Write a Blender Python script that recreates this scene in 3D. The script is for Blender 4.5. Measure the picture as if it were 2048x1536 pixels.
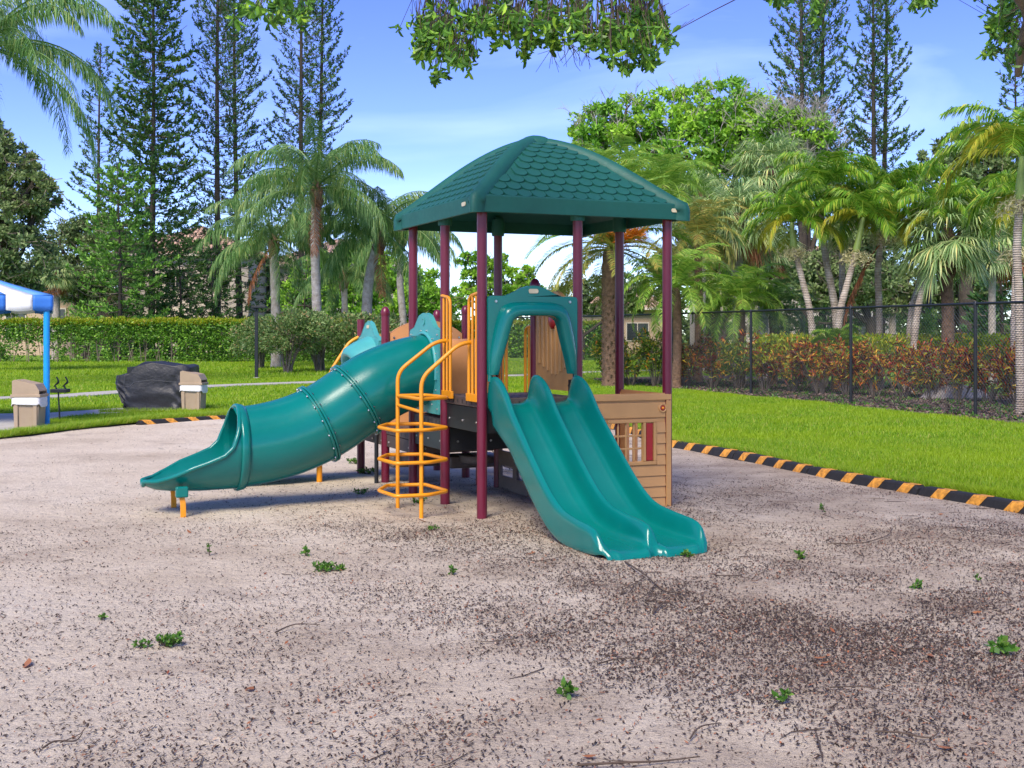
import bpy, math, random
import numpy as np
from mathutils import Vector
from mathutils.geometry import tessellate_polygon

for o in list(bpy.data.objects):
    bpy.data.objects.remove(o)
SC = bpy.context.scene
COL = SC.collection
rng = np.random.default_rng(7)
random.seed(7)
PI = math.pi

# ------------------------------------------------------------------ camera, sky, sun, exposure
FPX, HZ, EYE = 2450.0, 665.0, 1.5          # focal length in photo pixels, horizon row, eye height
cd = bpy.data.cameras.new('camera'); cam = bpy.data.objects.new('camera', cd); COL.objects.link(cam)
cam.location = (0, 0, EYE); cam.rotation_euler = (PI/2, 0, 0)
cd.sensor_width = 36; cd.lens = FPX/2048*36; cd.shift_y = -(768-HZ)/2048; cd.clip_end = 3000; cd.clip_start = .05
SC.camera = cam
SUN_EL, SUN_AZ = math.radians(47), math.radians(200)     # azimuth clockwise from +Y
w = bpy.data.worlds.new('World'); SC.world = w; w.use_nodes = True
nt = w.node_tree; bg = nt.nodes['Background']
sky = nt.nodes.new('ShaderNodeTexSky'); sky.sky_type = 'NISHITA'; sky.sun_disc = False
sky.sun_elevation = SUN_EL; sky.sun_rotation = SUN_AZ; sky.altitude = 1500; sky.air_density = 0.75; sky.dust_density = 0.15; sky.ozone_density = 1.6
tc = nt.nodes.new('ShaderNodeTexCoord'); mp = nt.nodes.new('ShaderNodeMapping'); mp.inputs['Scale'].default_value = (1.2, 1.2, 4.5)
mp.inputs['Rotation'].default_value = (0.0, 0.25, 0.3)
nz = nt.nodes.new('ShaderNodeTexNoise'); nz.inputs['Scale'].default_value = 2.1; nz.inputs['Detail'].default_value = 7; nz.inputs['Distortion'].default_value = .5
rp = nt.nodes.new('ShaderNodeValToRGB'); rp.color_ramp.elements[0].position = .50; rp.color_ramp.elements[1].position = .85
rp.color_ramp.elements[0].color = (.0, .0, .0, 1); rp.color_ramp.elements[1].color = (.7, .7, .7, 1)
mx = nt.nodes.new('ShaderNodeMix'); mx.data_type = 'RGBA'; mx.inputs['B'].default_value = (3.6, 4.6, 6.6, 1)
L = nt.links.new
hs = nt.nodes.new('ShaderNodeHueSaturation'); hs.inputs['Saturation'].default_value = 1.24; hs.inputs['Hue'].default_value = .528
L(tc.outputs['Generated'], mp.inputs['Vector']); L(mp.outputs[0], nz.inputs['Vector']); L(nz.outputs['Fac'], rp.inputs[0])
L(rp.outputs[0], mx.inputs['Factor']); L(sky.outputs[0], hs.inputs['Color']); L(hs.outputs[0], mx.inputs['A']); L(mx.outputs['Result'], bg.inputs['Color'])
bg.inputs['Strength'].default_value = 0.108
sd = bpy.data.lights.new('sun', 'SUN'); sun = bpy.data.objects.new('sun', sd); COL.objects.link(sun)
sd.energy = 2.05; sd.angle = math.radians(28); sd.color = (1, .91, .76)
sdir = Vector((math.sin(SUN_AZ)*math.cos(SUN_EL), math.cos(SUN_AZ)*math.cos(SUN_EL), math.sin(SUN_EL)))
sun.rotation_euler = sdir.to_track_quat('Z', 'Y').to_euler(); sun.location = (0, 0, 40)
SC.view_settings.view_transform = 'Standard'; SC.view_settings.look = 'None'; SC.view_settings.gamma = 1
SC.view_settings.exposure = 1.45; SC.view_settings.use_curve_mapping = False
SC.render.engine = 'CYCLES'; SC.cycles.max_bounces = 6; SC.cycles.transparent_max_bounces = 6
SC.cycles.diffuse_bounces = 3; SC.cycles.glossy_bounces = 3; SC.cycles.caustics_reflective = False; SC.cycles.caustics_refractive = False

# ------------------------------------------------------------------ helpers
def at(px, Y, py=None):
    """world point on the ray through photo pixel px at depth Y (py gives its height)"""
    return np.array([(px-1024)*Y/FPX, Y, 0 if py is None else EYE-(py-HZ)*Y/FPX])
def gnd(px, py):
    Y = FPX*EYE/(py-HZ); return np.array([(px-1024)*Y/FPX, Y, 0.])

class G:
    """collects vertices and faces, links them as ONE mesh object"""
    def __init__(s): s.V = []; s.F = []; s.M = []; s.n = 0
    def add(s, V, F, m=0):
        V = np.asarray(V, float).reshape(-1, 3); F = np.asarray(F, int)
        if F.ndim == 1: F = F[None]
        s.V.append(V); s.F.append(F+s.n); s.M.append(np.full(len(F), m)); s.n += len(V)
    def build(s, name, mats, parent=None, smooth=False, bevel=0, kind=None, sub=0, autosm=False):
        me = bpy.data.meshes.new(name)
        V = np.concatenate(s.V); me.vertices.add(len(V)); me.vertices.foreach_set('co', V.ravel())
        tot = np.concatenate([np.full(len(f), f.shape[1]) for f in s.F]); loops = np.concatenate([f.ravel() for f in s.F])
        me.loops.add(len(loops)); me.loops.foreach_set('vertex_index', loops.astype(np.int32))
        st = np.concatenate([[0], np.cumsum(tot)[:-1]]); me.polygons.add(len(tot)); me.polygons.foreach_set('loop_start', st.astype(np.int32))
        if not isinstance(mats, (list, tuple)): mats = [mats]
        for m in mats: me.materials.append(m)
        me.polygons.foreach_set('material_index', np.concatenate(s.M).astype(np.int32))
        me.update(calc_edges=True)
        me.polygons.foreach_set('use_smooth', np.full(len(tot), bool(smooth)))
        o = bpy.data.objects.new(name, me); COL.objects.link(o)
        if parent is not None: o.parent = parent
        if bevel:
            b = o.modifiers.new('bevel', 'BEVEL'); b.width = bevel; b.segments = 2; b.limit_method = 'ANGLE'; b.angle_limit = math.radians(40)
        if kind: o['kind'] = kind
        if autosm and hasattr(me, 'set_sharp_from_angle'):
            me.polygons.foreach_set('use_smooth', np.full(len(tot), True)); me.set_sharp_from_angle(angle=math.radians(38))
        return o

BOXF = np.array([[0,3,2,1],[4,5,6,7],[0,1,5,4],[1,2,6,5],[2,3,7,6],[3,0,4,7]])
def box(g, lo, hi, m=0):
    x0,y0,z0 = lo; x1,y1,z1 = hi
    g.add([[x0,y0,z0],[x1,y0,z0],[x1,y1,z0],[x0,y1,z0],[x0,y0,z1],[x1,y0,z1],[x1,y1,z1],[x0,y1,z1]], BOXF, m)
def nrm(a): return a/np.maximum(np.linalg.norm(a, axis=-1, keepdims=True), 1e-9)
def ringframe(P, closed=False):
    P = np.asarray(P, float); n = len(P)
    if closed: T = nrm(np.roll(P, -1, 0)-np.roll(P, 1, 0))
    else:
        T = np.empty_like(P); T[1:-1] = P[2:]-P[:-2]; T[0] = P[1]-P[0]; T[-1] = P[-1]-P[-2]; T = nrm(T)
    a = np.array([0, 0, 1.]) if abs(T[0][2]) < .9 else np.array([1., 0, 0])
    A = [nrm(np.cross(T[0], a))]
    for i in range(1, n):
        v = A[-1]-T[i]*np.dot(A[-1], T[i]); A.append(nrm(v))
    A = np.array(A); return T, A, np.cross(T, A)
def tube(g, P, r, n=10, m=0, closed=False, caps=True):
    P = np.asarray(P, float); T, A, B = ringframe(P, closed); k = len(P); r = np.broadcast_to(np.asarray(r, float), (k,))
    th = np.arange(n)*2*PI/n
    V = P[:, None]+r[:, None, None]*(np.cos(th)[None, :, None]*A[:, None]+np.sin(th)[None, :, None]*B[:, None])
    i = np.arange(k if closed else k-1)[:, None]; j = np.arange(n)[None]; i2 = (i+1) % k; j2 = (j+1) % n
    F = np.stack([i*n+j, i*n+j2, i2*n+j2, i2*n+j], -1).reshape(-1, 4)
    g.add(V, F, m)
    if caps and not closed:
        g.add(V[0], np.arange(n)[::-1], m); g.add(V[-1], np.arange(n), m)
def spline(P, n=8, closed=False):
    """Catmull-Rom through the points"""
    P = np.asarray(P, float); out = []; k = len(P)
    for i in range(k if closed else k-1):
        if closed: p0, p1, p2, p3 = P[i-1], P[i], P[(i+1) % k], P[(i+2) % k]
        else: p0, p1, p2, p3 = P[max(i-1, 0)], P[i], P[i+1], P[min(i+2, k-1)]
        t = np.linspace(0, 1, n, endpoint=False)[:, None]
        out.append(.5*((2*p1)+(-p0+p2)*t+(2*p0-5*p1+4*p2-p3)*t*t+(-p0+3*p1-3*p2+p3)*t**3))
    if not closed: out.append(P[-1:])
    return np.concatenate(out)
def bend(P, r=.06, n=5):
    """round the corners of a polyline"""
    P = np.asarray(P, float); out = [P[0]]
    for i in range(1, len(P)-1):
        a = nrm(P[i-1]-P[i]); b = nrm(P[i+1]-P[i]); p0 = P[i]+a*r; p1 = P[i]+b*r
        for t in np.linspace(0, 1, n): out.append((1-t)**2*p0+2*t*(1-t)*P[i]+t*t*p1)
    out.append(P[-1]); return np.array(out)
def lathe(g, prof, c=(0,0,0), n=16, m=0):
    prof = np.asarray(prof, float); th = np.arange(n)*2*PI/n; k = len(prof)
    V = np.stack([prof[:, 0:1]*np.cos(th)+c[0], prof[:, 0:1]*np.sin(th)+c[1], np.repeat(prof[:, 1:2], n, 1)+c[2]], -1)
    i = np.arange(k-1)[:, None]; j = np.arange(n)[None]
    g.add(V, np.stack([i*n+j, i*n+(j+1) % n, (i+1)*n+(j+1) % n, (i+1)*n+j], -1).reshape(-1, 4), m)
def grid(g, P, m=0, cu=False, cv=False):
    P = np.asarray(P, float); a, b = P.shape[:2]
    i = np.arange(a if cu else a-1)[:, None]; j = np.arange(b if cv else b-1)[None]; i2 = (i+1) % a; j2 = (j+1) % b
    g.add(P, np.stack([i*b+j, i*b+j2, i2*b+j2, i2*b+j], -1).reshape(-1, 4), m)
def panel(g, outline, holes, T, th, m=0):
    """a flat plate with holes; outline in 2D, T maps (a, b, depth) to 3D"""
    loops = [list(outline)]+[list(h) for h in holes]
    pts = [p for l in loops for p in l]
    tri = tessellate_polygon([[Vector((p[0], p[1], 0)) for p in l] for l in loops])
    tri = np.array([t for t in tri])
    V0 = np.array([T(p[0], p[1], 0) for p in pts]); V1 = np.array([T(p[0], p[1], th) for p in pts]); n = len(pts)
    V = np.concatenate([V0, V1]); F3 = np.concatenate([tri, tri[:, ::-1]+n])
    q = []; s = 0
    for l in loops:
        k = len(l)
        for i in range(k): q.append([s+i, s+(i+1) % k, s+(i+1) % k+n, s+i+n])
        s += k
    # one shared vertex set so that bevels work
    s0 = g.n; g.add(V, F3, m); g.V.append(np.zeros((0, 3))); g.F.append(np.array(q)+s0); g.M.append(np.full(len(q), m))
def sticks(g, P, Q, r, m=0, r2=None):
    """many straight 3-sided sticks from P to Q"""
    P = np.asarray(P, float); Q = np.asarray(Q, float); n = len(P)
    if n == 0: return
    D = nrm(Q-P); a = np.where(np.abs(D[:, 2:3]) < .9, np.array([[0, 0, 1.]]), np.array([[1., 0, 0]]))
    A = nrm(np.cross(D, a)); B = np.cross(D, A); r = np.broadcast_to(r, (n,))[:, None]; r2 = r if r2 is None else np.broadcast_to(r2, (n,))[:, None]
    V = []
    for p, rr in ((P, r), (Q, r2)):
        for k in range(3):
            t = k*2*PI/3; V.append(p+rr*(math.cos(t)*A+math.sin(t)*B))
    V = np.stack(V, 1); b = np.arange(n)[:, None]*6
    F = np.concatenate([b+np.array([[k, (k+1) % 3, 3+(k+1) % 3, 3+k]]) for k in range(3)])
    g.add(V, F, m)
def leafq(g, P, D, l, w, W=None, mid=.5, m=0, curl=0., r=None):
    """diamond leaves: base P, direction D, length l, width w"""
    r = rng if r is None else r
    n = len(P); l = np.broadcast_to(l, (n,))[:, None]; w = np.broadcast_to(w, (n,))[:, None]; D = nrm(D)
    if W is None: W = nrm(np.cross(D, r.normal(size=(n, 3))))
    M = P+D*l*mid; tip = P+D*l
    if curl: tip = tip-np.array([0, 0, 1.])*l*curl
    V = np.stack([P, M+W*w/2, tip, M-W*w/2], 1); b = np.arange(n)[:, None]*4
    g.add(V, b+np.array([[0, 1, 2, 3]]), m)
def leaflet(g, P, D, l, W, w, droop, m=0):
    """long blades in two joints that hang at the tip"""
    n = len(P); D = nrm(D); dn = np.array([0, 0, -1.]); l = np.broadcast_to(l, (n,))[:, None]; w = np.broadcast_to(w, (n,))[:, None]; droop = np.broadcast_to(droop, (n,))[:, None]
    M = P+nrm(D+dn*droop*.35)*l*.5; tip = M+nrm(D+dn*droop*1.3)*l*.5; W = nrm(W)
    V = np.stack([P-W*w*.25, P+W*w*.25, M+W*w*.5, M-W*w*.5, tip], 1); b = np.arange(n)[:, None]*5
    s0 = g.n; g.add(V, b+np.array([[0, 1, 2, 3]]), m)
    g.V.append(np.zeros((0, 3))); g.F.append(s0+b+np.array([[3, 2, 4]])); g.M.append(np.full(n, m))

def tag(o, label=None, cat=None, group=None, kind=None):
    if label: o['label'] = label
    if cat: o['category'] = cat
    if group: o['group'] = group
    if kind: o['kind'] = kind
    return o
def thing(name, label, cat, loc=(0,0,0), rz=0, group=None):
    o = bpy.data.objects.new(name, None); COL.objects.link(o); o.location = loc; o.rotation_euler = (0, 0, rz); o.empty_display_size = .2
    return tag(o, label, cat, group)
def dup(root, loc, rz, label, scale=None, group=None):
    r = root.copy(); COL.objects.link(r); r.location = loc; r.rotation_euler = (0, 0, rz); r['label'] = label
    if group: r['group'] = group
    if scale is not None: r.scale = scale if hasattr(scale, '__len__') else (scale,)*3
    for ch in list(root.children):
        c = ch.copy(); COL.objects.link(c); c.parent = r
        for gch in ch.children:
            d = gch.copy(); COL.objects.link(d); d.parent = c
    return r
def sub(name, me, parent, M=None, loc=None):
    o = bpy.data.objects.new(name, me); COL.objects.link(o); o.parent = parent
    if loc is not None: o.location = loc
    if M is not None: o.matrix_local = M
    return o

# ------------------------------------------------------------------ materials
def nodes(name):
    m = bpy.data.materials.new(name); m.use_nodes = True; return m, m.node_tree.nodes, m.node_tree.links.new, m.node_tree.nodes['Principled BSDF']
def texn(N, Lk, scale, detail=4, rough=.55, coord='Object', dist=0):
    t = N.new('ShaderNodeTexCoord'); n = N.new('ShaderNodeTexNoise'); n.inputs['Scale'].default_value = scale; n.inputs['Detail'].default_value = detail
    n.inputs['Roughness'].default_value = rough; n.inputs['Distortion'].default_value = dist; Lk(t.outputs[coord], n.inputs['Vector']); return n
def ramp(N, stops):
    r = N.new('ShaderNodeValToRGB'); e = r.color_ramp.elements
    while len(e) < len(stops): e.new(.5)
    for k, (p, c) in enumerate(stops): e[k].position = p; e[k].color = (*c, 1)
    return r
def cm(c, f): return tuple(min(1, x*f) for x in c)
def plastic(name, c, rough=.38, var=.12, bump=.05, scale=260, dirt=None, fade=0):
    m, N, Lk, P = nodes(name); a = texn(N, Lk, 3.5, 5); r = ramp(N, [(.3, cm(c, 1-var)), (.7, cm(c, 1+var))]); Lk(a.outputs['Fac'], r.inputs[0])
    src = r.outputs[0]
    if dirt:
        d = texn(N, Lk, 14, 8, .7); dr = ramp(N, [(.58, (0,0,0)), (.75, (.55,.55,.55))]); Lk(d.outputs['Fac'], dr.inputs[0])
        mxn = N.new('ShaderNodeMix'); mxn.data_type = 'RGBA'; mxn.inputs['B'].default_value = (*dirt, 1); Lk(dr.outputs[0], mxn.inputs['Factor']); Lk(src, mxn.inputs['A']); src = mxn.outputs['Result']
    Lk(src, P.inputs['Base Color'])
    b = texn(N, Lk, 22, 6, .6); rr = N.new('ShaderNodeMapRange'); rr.inputs[3].default_value = rough*.8; rr.inputs[4].default_value = rough*1.3; Lk(b.outputs['Fac'], rr.inputs[0]); Lk(rr.outputs[0], P.inputs['Roughness'])
    n = texn(N, Lk, scale, 2); bp = N.new('ShaderNodeBump'); bp.inputs['Strength'].default_value = bump; bp.inputs['Distance'].default_value = .003; Lk(n.outputs['Fac'], bp.inputs['Height']); Lk(bp.outputs[0], P.inputs['Normal'])
    return m
def simple(name, c, rough=.7, metal=0, var=.2, scale=8, bump=.2, bs=40, bd=.01):
    m, N, Lk, P = nodes(name); a = texn(N, Lk, scale, 6, .65); r = ramp(N, [(.3, cm(c, 1-var)), (.7, cm(c, 1+var))]); Lk(a.outputs['Fac'], r.inputs[0]); Lk(r.outputs[0], P.inputs['Base Color'])
    P.inputs['Roughness'].default_value = rough; P.inputs['Metallic'].default_value = metal
    if bump:
        n = texn(N, Lk, bs, 5, .6); bp = N.new('ShaderNodeBump'); bp.inputs['Strength'].default_value = bump; bp.inputs['Distance'].default_value = bd; Lk(n.outputs['Fac'], bp.inputs['Height']); Lk(bp.outputs[0], P.inputs['Normal'])
    return m
def leafm(name, stops, transl=.35, rough=.45, patch=None, pscale=.8):
    """leaf colours chosen leaf by leaf"""
    m, N, Lk, P = nodes(name); g = N.new('ShaderNodeNewGeometry'); r = ramp(N, stops); Lk(g.outputs['Random Per Island'], r.inputs[0]); src = r.outputs[0]
    if patch:
        a = texn(N, Lk, pscale, 3); pr = ramp(N, [(.45, (0,0,0)), (.62, (.75,.75,.75))]); Lk(a.outputs['Fac'], pr.inputs[0])
        mxn = N.new('ShaderNodeMix'); mxn.data_type = 'RGBA'; mxn.inputs['B'].default_value = (*patch, 1); Lk(pr.outputs[0], mxn.inputs['Factor']); Lk(src, mxn.inputs['A']); src = mxn.outputs['Result']
    Lk(src, P.inputs['Base Color']); P.inputs['Roughness'].default_value = rough; P.inputs['Specular IOR Level'].default_value = .35
    t = N.new('ShaderNodeBsdfTranslucent'); Lk(src, t.inputs['Color']); ms = N.new('ShaderNodeMixShader'); ms.inputs[0].default_value = transl
    Lk(P.outputs[0], ms.inputs[1]); Lk(t.outputs[0], ms.inputs[2]); Lk(ms.outputs[0], N['Material Output'].inputs['Surface'])
    return m

TEAL = plastic('teal_plastic', (.001, .160, .136), .21, .06, bump=.03, dirt=(.01, .17, .14))
TEALF = plastic('faded_teal_plastic', (.06, .33, .32), .42, .12)
TEALD = plastic('dark_teal_roof_plastic', (.004, .090, .070), .58, .12, dirt=(.012, .085, .072))
MAROON = plastic('maroon_powder_coat', (.135, .008, .028), .33, .12, scale=400)
YELLOW = plastic('yellow_powder_coat', (.80, .30, .008), .36, .10, scale=300)
TAN = plastic('tan_plastic', (.52, .28, .10), .45, .08)
TANO = plastic('orange_tan_plastic', (.68, .31, .12), .45, .10)
TAUPE = plastic('taupe_plastic', (.16, .12, .095), .55, .18, dirt=(.3, .25, .2))
DECK = plastic('brown_deck_coating', (.085, .06, .05), .6, .25, bump=.3, dirt=(.25, .2, .16))
RED = plastic('red_plastic', (.36, .012, .015), .35)
BLACKM = simple('black_metal', (.012, .013, .015), .45, .0, .2, bump=.05)
STEEL = simple('steel_bolt', (.55, .55, .56), .3, 1.0, .1, bump=0)
CREAM = simple('cream_plaque', (.62, .52, .33), .4, 0, .1, bump=.1)
RUBBER = simple('black_rubber', (.014, .013, .013), .75, 0, .4, 20, .3, 90)
STRIPE = simple('yellow_stripe', (.62, .27, .03), .6, 0, .5, 22, .2, 80)
CONC = simple('concrete', (.42, .39, .35), .85, 0, .12, 3, .2, 50)
WHITE = simple('white_cloth', (.78, .78, .76), .7, 0, .06, 5, .1, 60)
BLUE = simple('blue_cloth', (.03, .17, .58), .6, 0, .1, 5, .1, 60)
BLUEP = plastic('bright_blue_paint', (.005, .28, .68), .35)
LBLUE = simple('pale_blue_cloth', (.10, .30, .68), .6, 0, .1, 5, .1, 60)
COVER = simple('black_cover_cloth', (.020, .020, .024), .5, 0, .3, 4, .45, 2.6, .10)
BEIGE = plastic('beige_bin_plastic', (.38, .28, .185), .6, .1, dirt=(.25, .19, .13))
BAG = simple('white_liner', (.72, .70, .68), .4, 0, .1, 9, .3, 40)
STUCCO = simple('beige_stucco', (.50, .36, .25), .9, 0, .08, 1.2, .15, 12, .02)
STUCCOP = simple('pale_stucco', (.62, .54, .45), .9, 0, .08, 1.2, .15, 12, .02)
TILE = simple('clay_roof_tile', (.50, .33, .24), .8, 0, .3, 6, .2, 20)
GLASS = simple('dark_window_glass', (.03, .035, .04), .1, 0, .1, bump=0)
BARKG = simple('grey_palm_bark', (.36, .31, .27), .9, 0, .35, 12, .5, 30, .03)
BARKB = simple('brown_fibre_bark', (.17, .10, .06), .9, 0, .5, 9, .8, 30, .05)
BARKD = simple('dark_bark', (.055, .042, .032), .9, 0, .4, 6, .6, 20, .04)
BARKM = simple('grey_brown_bark', (.17, .135, .105), .9, 0, .4, 8, .6, 30, .03)
TWIG = simple('dry_twig', (.075, .05, .035), .9, 0, .4, 8, .3, 60)
GTWIG = simple('grey_twig', (.33, .29, .27), .9, 0, .3, 8, 0)
# palm trunk with rings
def ringed(name, c, dark, sc):
    m, N, Lk, P = nodes(name); t = N.new('ShaderNodeTexCoord'); wv = N.new('ShaderNodeTexWave'); wv.bands_direction = 'Z'; wv.inputs['Scale'].default_value = sc; wv.inputs['Distortion'].default_value = 1.6; wv.inputs['Detail'].default_value = 3; wv.inputs['Detail Scale'].default_value = 2
    Lk(t.outputs['Object'], wv.inputs['Vector']); r = ramp(N, [(.12, dark), (.45, c), (1, cm(c, 1.15))]); Lk(wv.outputs['Fac'], r.inputs[0])
    n = texn(N, Lk, 5, 6, .7); r2 = ramp(N, [(.35, (.55, .5, .45)), (.65, (1, 1, 1))]); Lk(n.outputs['Fac'], r2.inputs[0]); mu = N.new('ShaderNodeMix'); mu.data_type = 'RGBA'; mu.blend_type = 'MULTIPLY'; mu.inputs['Factor'].default_value = 1
    Lk(r.outputs[0], mu.inputs['A']); Lk(r2.outputs[0], mu.inputs['B']); Lk(mu.outputs['Result'], P.inputs['Base Color']); P.inputs['Roughness'].default_value = .9
    bp = N.new('ShaderNodeBump'); bp.inputs['Strength'].default_value = .6; bp.inputs['Distance'].default_value = .02; Lk(wv.outputs['Fac'], bp.inputs['Height']); Lk(bp.outputs[0], P.inputs['Normal']); return m
RINGG = ringed('ringed_grey_palm_trunk', (.52, .48, .45), (.32, .29, .27), 6.5)
RINGT = ringed('ringed_tan_palm_trunk', (.55, .47, .39), (.34, .28, .23), 7.5)

LQUEEN = leafm('queen_palm_leaflet', [(0, (.06, .15, .035)), (.5, (.13, .27, .07)), (.85, (.26, .40, .14)), (1, (.44, .48, .14))], .35, .4)
LDATE = leafm('date_palm_leaflet', [(0, (.18, .25, .05)), (.4, (.32, .38, .09)), (.8, (.50, .45, .11)), (1, (.62, .42, .09))], .35)
LXMAS = leafm('christmas_palm_leaflet', [(0, (0.072, 0.192, 0.0144)), (.4, (0.144, 0.336, 0.024)), (.8, (0.288, 0.48, 0.048)), (1, (0.576, 0.576, 0.084))], .35, .35)
LXMASO = leafm('older_palm_leaflet', [(0, (0.242, 0.332, 0.0227)), (.6, (0.454, 0.469, 0.0454)), (1, (0.665, 0.499, 0.0605))], .35, .4)
LARECA = leafm('light_green_palm_leaflet', [(0, (.12, .27, .03)), (.5, (.26, .46, .06)), (.9, (.44, .60, .10)), (1, (.52, .50, .10))], .4)
LFAN = leafm('fan_palm_segment', [(0, (0.141, 0.263, 0.0807)), (.5, (0.323, 0.465, 0.181)), (.9, (0.606, 0.687, 0.304)), (1, (0.8, 0.687, 0.243))], .3, .4)
LDEAD = leafm('dead_frond', [(0, (.16, .06, .025)), (.6, (.33, .12, .05)), (1, (.45, .20, .09))], .15, .8)
LPINE = leafm('pine_foliage', [(0, (.022, .07, .022)), (.6, (.055, .14, .04)), (1, (.12, .23, .05))], .15, .6, patch=(.10, .19, .035), pscale=.5)
LPINEF = leafm('bright_pine_foliage', [(0, (0.07, 0.182, 0.028)), (.6, (0.154, 0.336, 0.049)), (1, (0.28, 0.504, 0.07))], .2, .6)
LOAK = leafm('oak_foliage', [(0, (.06, .11, .035)), (.5, (.15, .23, .08)), (1, (.30, .38, .15))], .25, .5, patch=(.24, .31, .11), pscale=.35)
LTREE = leafm('bright_tree_foliage', [(0, (0.0737, 0.204, 0.0184)), (.5, (0.165, 0.387, 0.0369)), (1, (0.332, 0.627, 0.0553))], .3, .5, patch=(0.442, 0.7, 0.0646), pscale=.45)
LHEDGE = leafm('hedge_leaf', [(0, (0.0568, 0.145, 0.0194)), (.5, (0.13, 0.292, 0.0324)), (.9, (0.259, 0.486, 0.0568)), (1, (0.421, 0.551, 0.081))], .3, .4)
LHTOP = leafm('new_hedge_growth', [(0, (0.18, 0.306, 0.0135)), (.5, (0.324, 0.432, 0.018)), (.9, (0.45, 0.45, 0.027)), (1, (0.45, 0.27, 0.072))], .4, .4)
LSHRUB = leafm('shrub_leaf', [(0, (.07, .13, .035)), (.5, (.16, .26, .07)), (.88, (.28, .38, .13)), (1, (.45, .26, .13))], .25, .45)
LCROT = leafm('croton_leaf', [(0, (0.069, 0.0138, 0.0138)), (.20, (0.184, 0.023, 0.0172)), (.36, (0.46, 0.069, 0.0172)), (.50, (0.759, 0.253, 0.0287)), (.62, (0.782, 0.529, 0.046)), (.74, (0.391, 0.414, 0.046)), (.86, (0.092, 0.172, 0.0287)), (1, (0.046, 0.103, 0.023))], .3, .35)
LCROTG = leafm('green_croton_leaf', [(0, (0.0448, 0.105, 0.0179)), (.5, (0.12, 0.224, 0.0299)), (.8, (0.329, 0.389, 0.0448)), (.93, (0.747, 0.478, 0.0448)), (1, (0.8, 0.209, 0.0448))], .3, .35)
LSHADE = leafm('glossy_oval_leaf', [(0, (0.045, 0.124, 0.018)), (.5, (0.112, 0.259, 0.0338)), (.88, (0.247, 0.473, 0.0562)), (1, (0.495, 0.72, 0.0675))], .4, .28)
LWEED = leafm('weed_leaf', [(0, (0.044, 0.132, 0.0176)), (.6, (0.088, 0.22, 0.0264)), (1, (0.194, 0.334, 0.0528))], .3, .4)
LFLOWER = leafm('cream_flower_sprig', [(0, (.42, .38, .18)), (1, (.66, .60, .33))], .2, .7)
LFRUIT = leafm('orange_fruit_strand', [(0, (.55, .12, .01)), (.6, (.75, .23, .015)), (1, (.75, .36, .03))], .1, .5)
LGRASS = leafm('grass_blade', [(0, (0.0984, 0.221, 0.00492)), (.35, (0.18, 0.344, 0.0082)), (.75, (0.295, 0.451, 0.0148)), (.92, (0.394, 0.492, 0.041)), (1, (0.451, 0.394, 0.115))], .35, .5, patch=(0.295, 0.426, 0.00984), pscale=.5)
LCHIP = leafm('litter_chip', [(0, (.018, .011, .008)), (.5, (.045, .028, .020)), (.8, (.09, .055, .038)), (.90, (.18, .11, .075)), (.96, (.30, .11, .05)), (1, (.42, .32, .24))], .03, .85)
LLEAFR = leafm('dry_leaf', [(0, (.20, .05, .02)), (.5, (.33, .12, .05)), (1, (.42, .22, .09))], .2, .6)
LMULCH = leafm('mulch_chip', [(0, (.05, .035, .028)), (.5, (.14, .10, .08)), (.9, (.27, .20, .16)), (1, (.35, .18, .08))], .05, .9)
# ------------------------------------------------------------------ ground
pit = [(-9.6, -5), (-9.6, 9)]+[tuple(gnd(px, py)[:2]) for px, py in ((-60, 884), (60, 870), (160, 858), (250, 848), (330, 841), (440, 835), (560, 831), (720, 829), (900, 829), (1080, 832), (1200, 848), (1280, 868), (1345, 891), (1420, 903), (1500, 915), (1560, 929), (1640, 948), (1740, 966), (1840, 984), (1940, 998), (2050, 1016))]+[(5.6, 8.2), (6.6, 4), (6.8, -5)]
PIT = spline([(x, y, 0) for x, y in pit], 5, closed=True)[:, :2]
def inside(poly, P):
    x, y = P[:, 0], P[:, 1]; c = np.zeros(len(P), bool); j = len(poly)-1
    for i in range(len(poly)):
        xi, yi = poly[i]; xj, yj = poly[j]
        with np.errstate(divide='ignore', invalid='ignore'):
            c ^= ((yi > y) != (yj > y)) & (x < (xj-xi)*(y-yi)/(yj-yi)+xi)
        j = i
    return c
dr_ = np.random.default_rng(5)
DIMP = [(dr_.uniform(-3.6, 3.6), dr_.uniform(4.3, 10.5), dr_.uniform(.05, .12), dr_.uniform(.008, .030)) for _ in range(130)]+[(1.1, 7.75, .45, .05), (-3.35, 9.9, .45, .04), (-.9, 10.1, .5, .03)]
def hills(x, y):
    """gentle unevenness of the sand"""
    x = np.asarray(x, float); y = np.asarray(y, float); h = 0*x
    for dx, dy, rr, dp in DIMP: h = h-dp*np.exp(-((x-dx)**2+(y-dy)**2)/rr**2)+dp*.35*np.exp(-((x-dx)**2+(y-dy-.02)**2)/(rr*1.9)**2)
    return h+.010*np.sin(x*2.1+1.3*np.sin(y*1.1))+.008*np.sin(y*2.7+x*.9)+.006*np.sin(x*5.3-y*3.1)+.004*np.sin(x*9.1+y*7.7)

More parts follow.
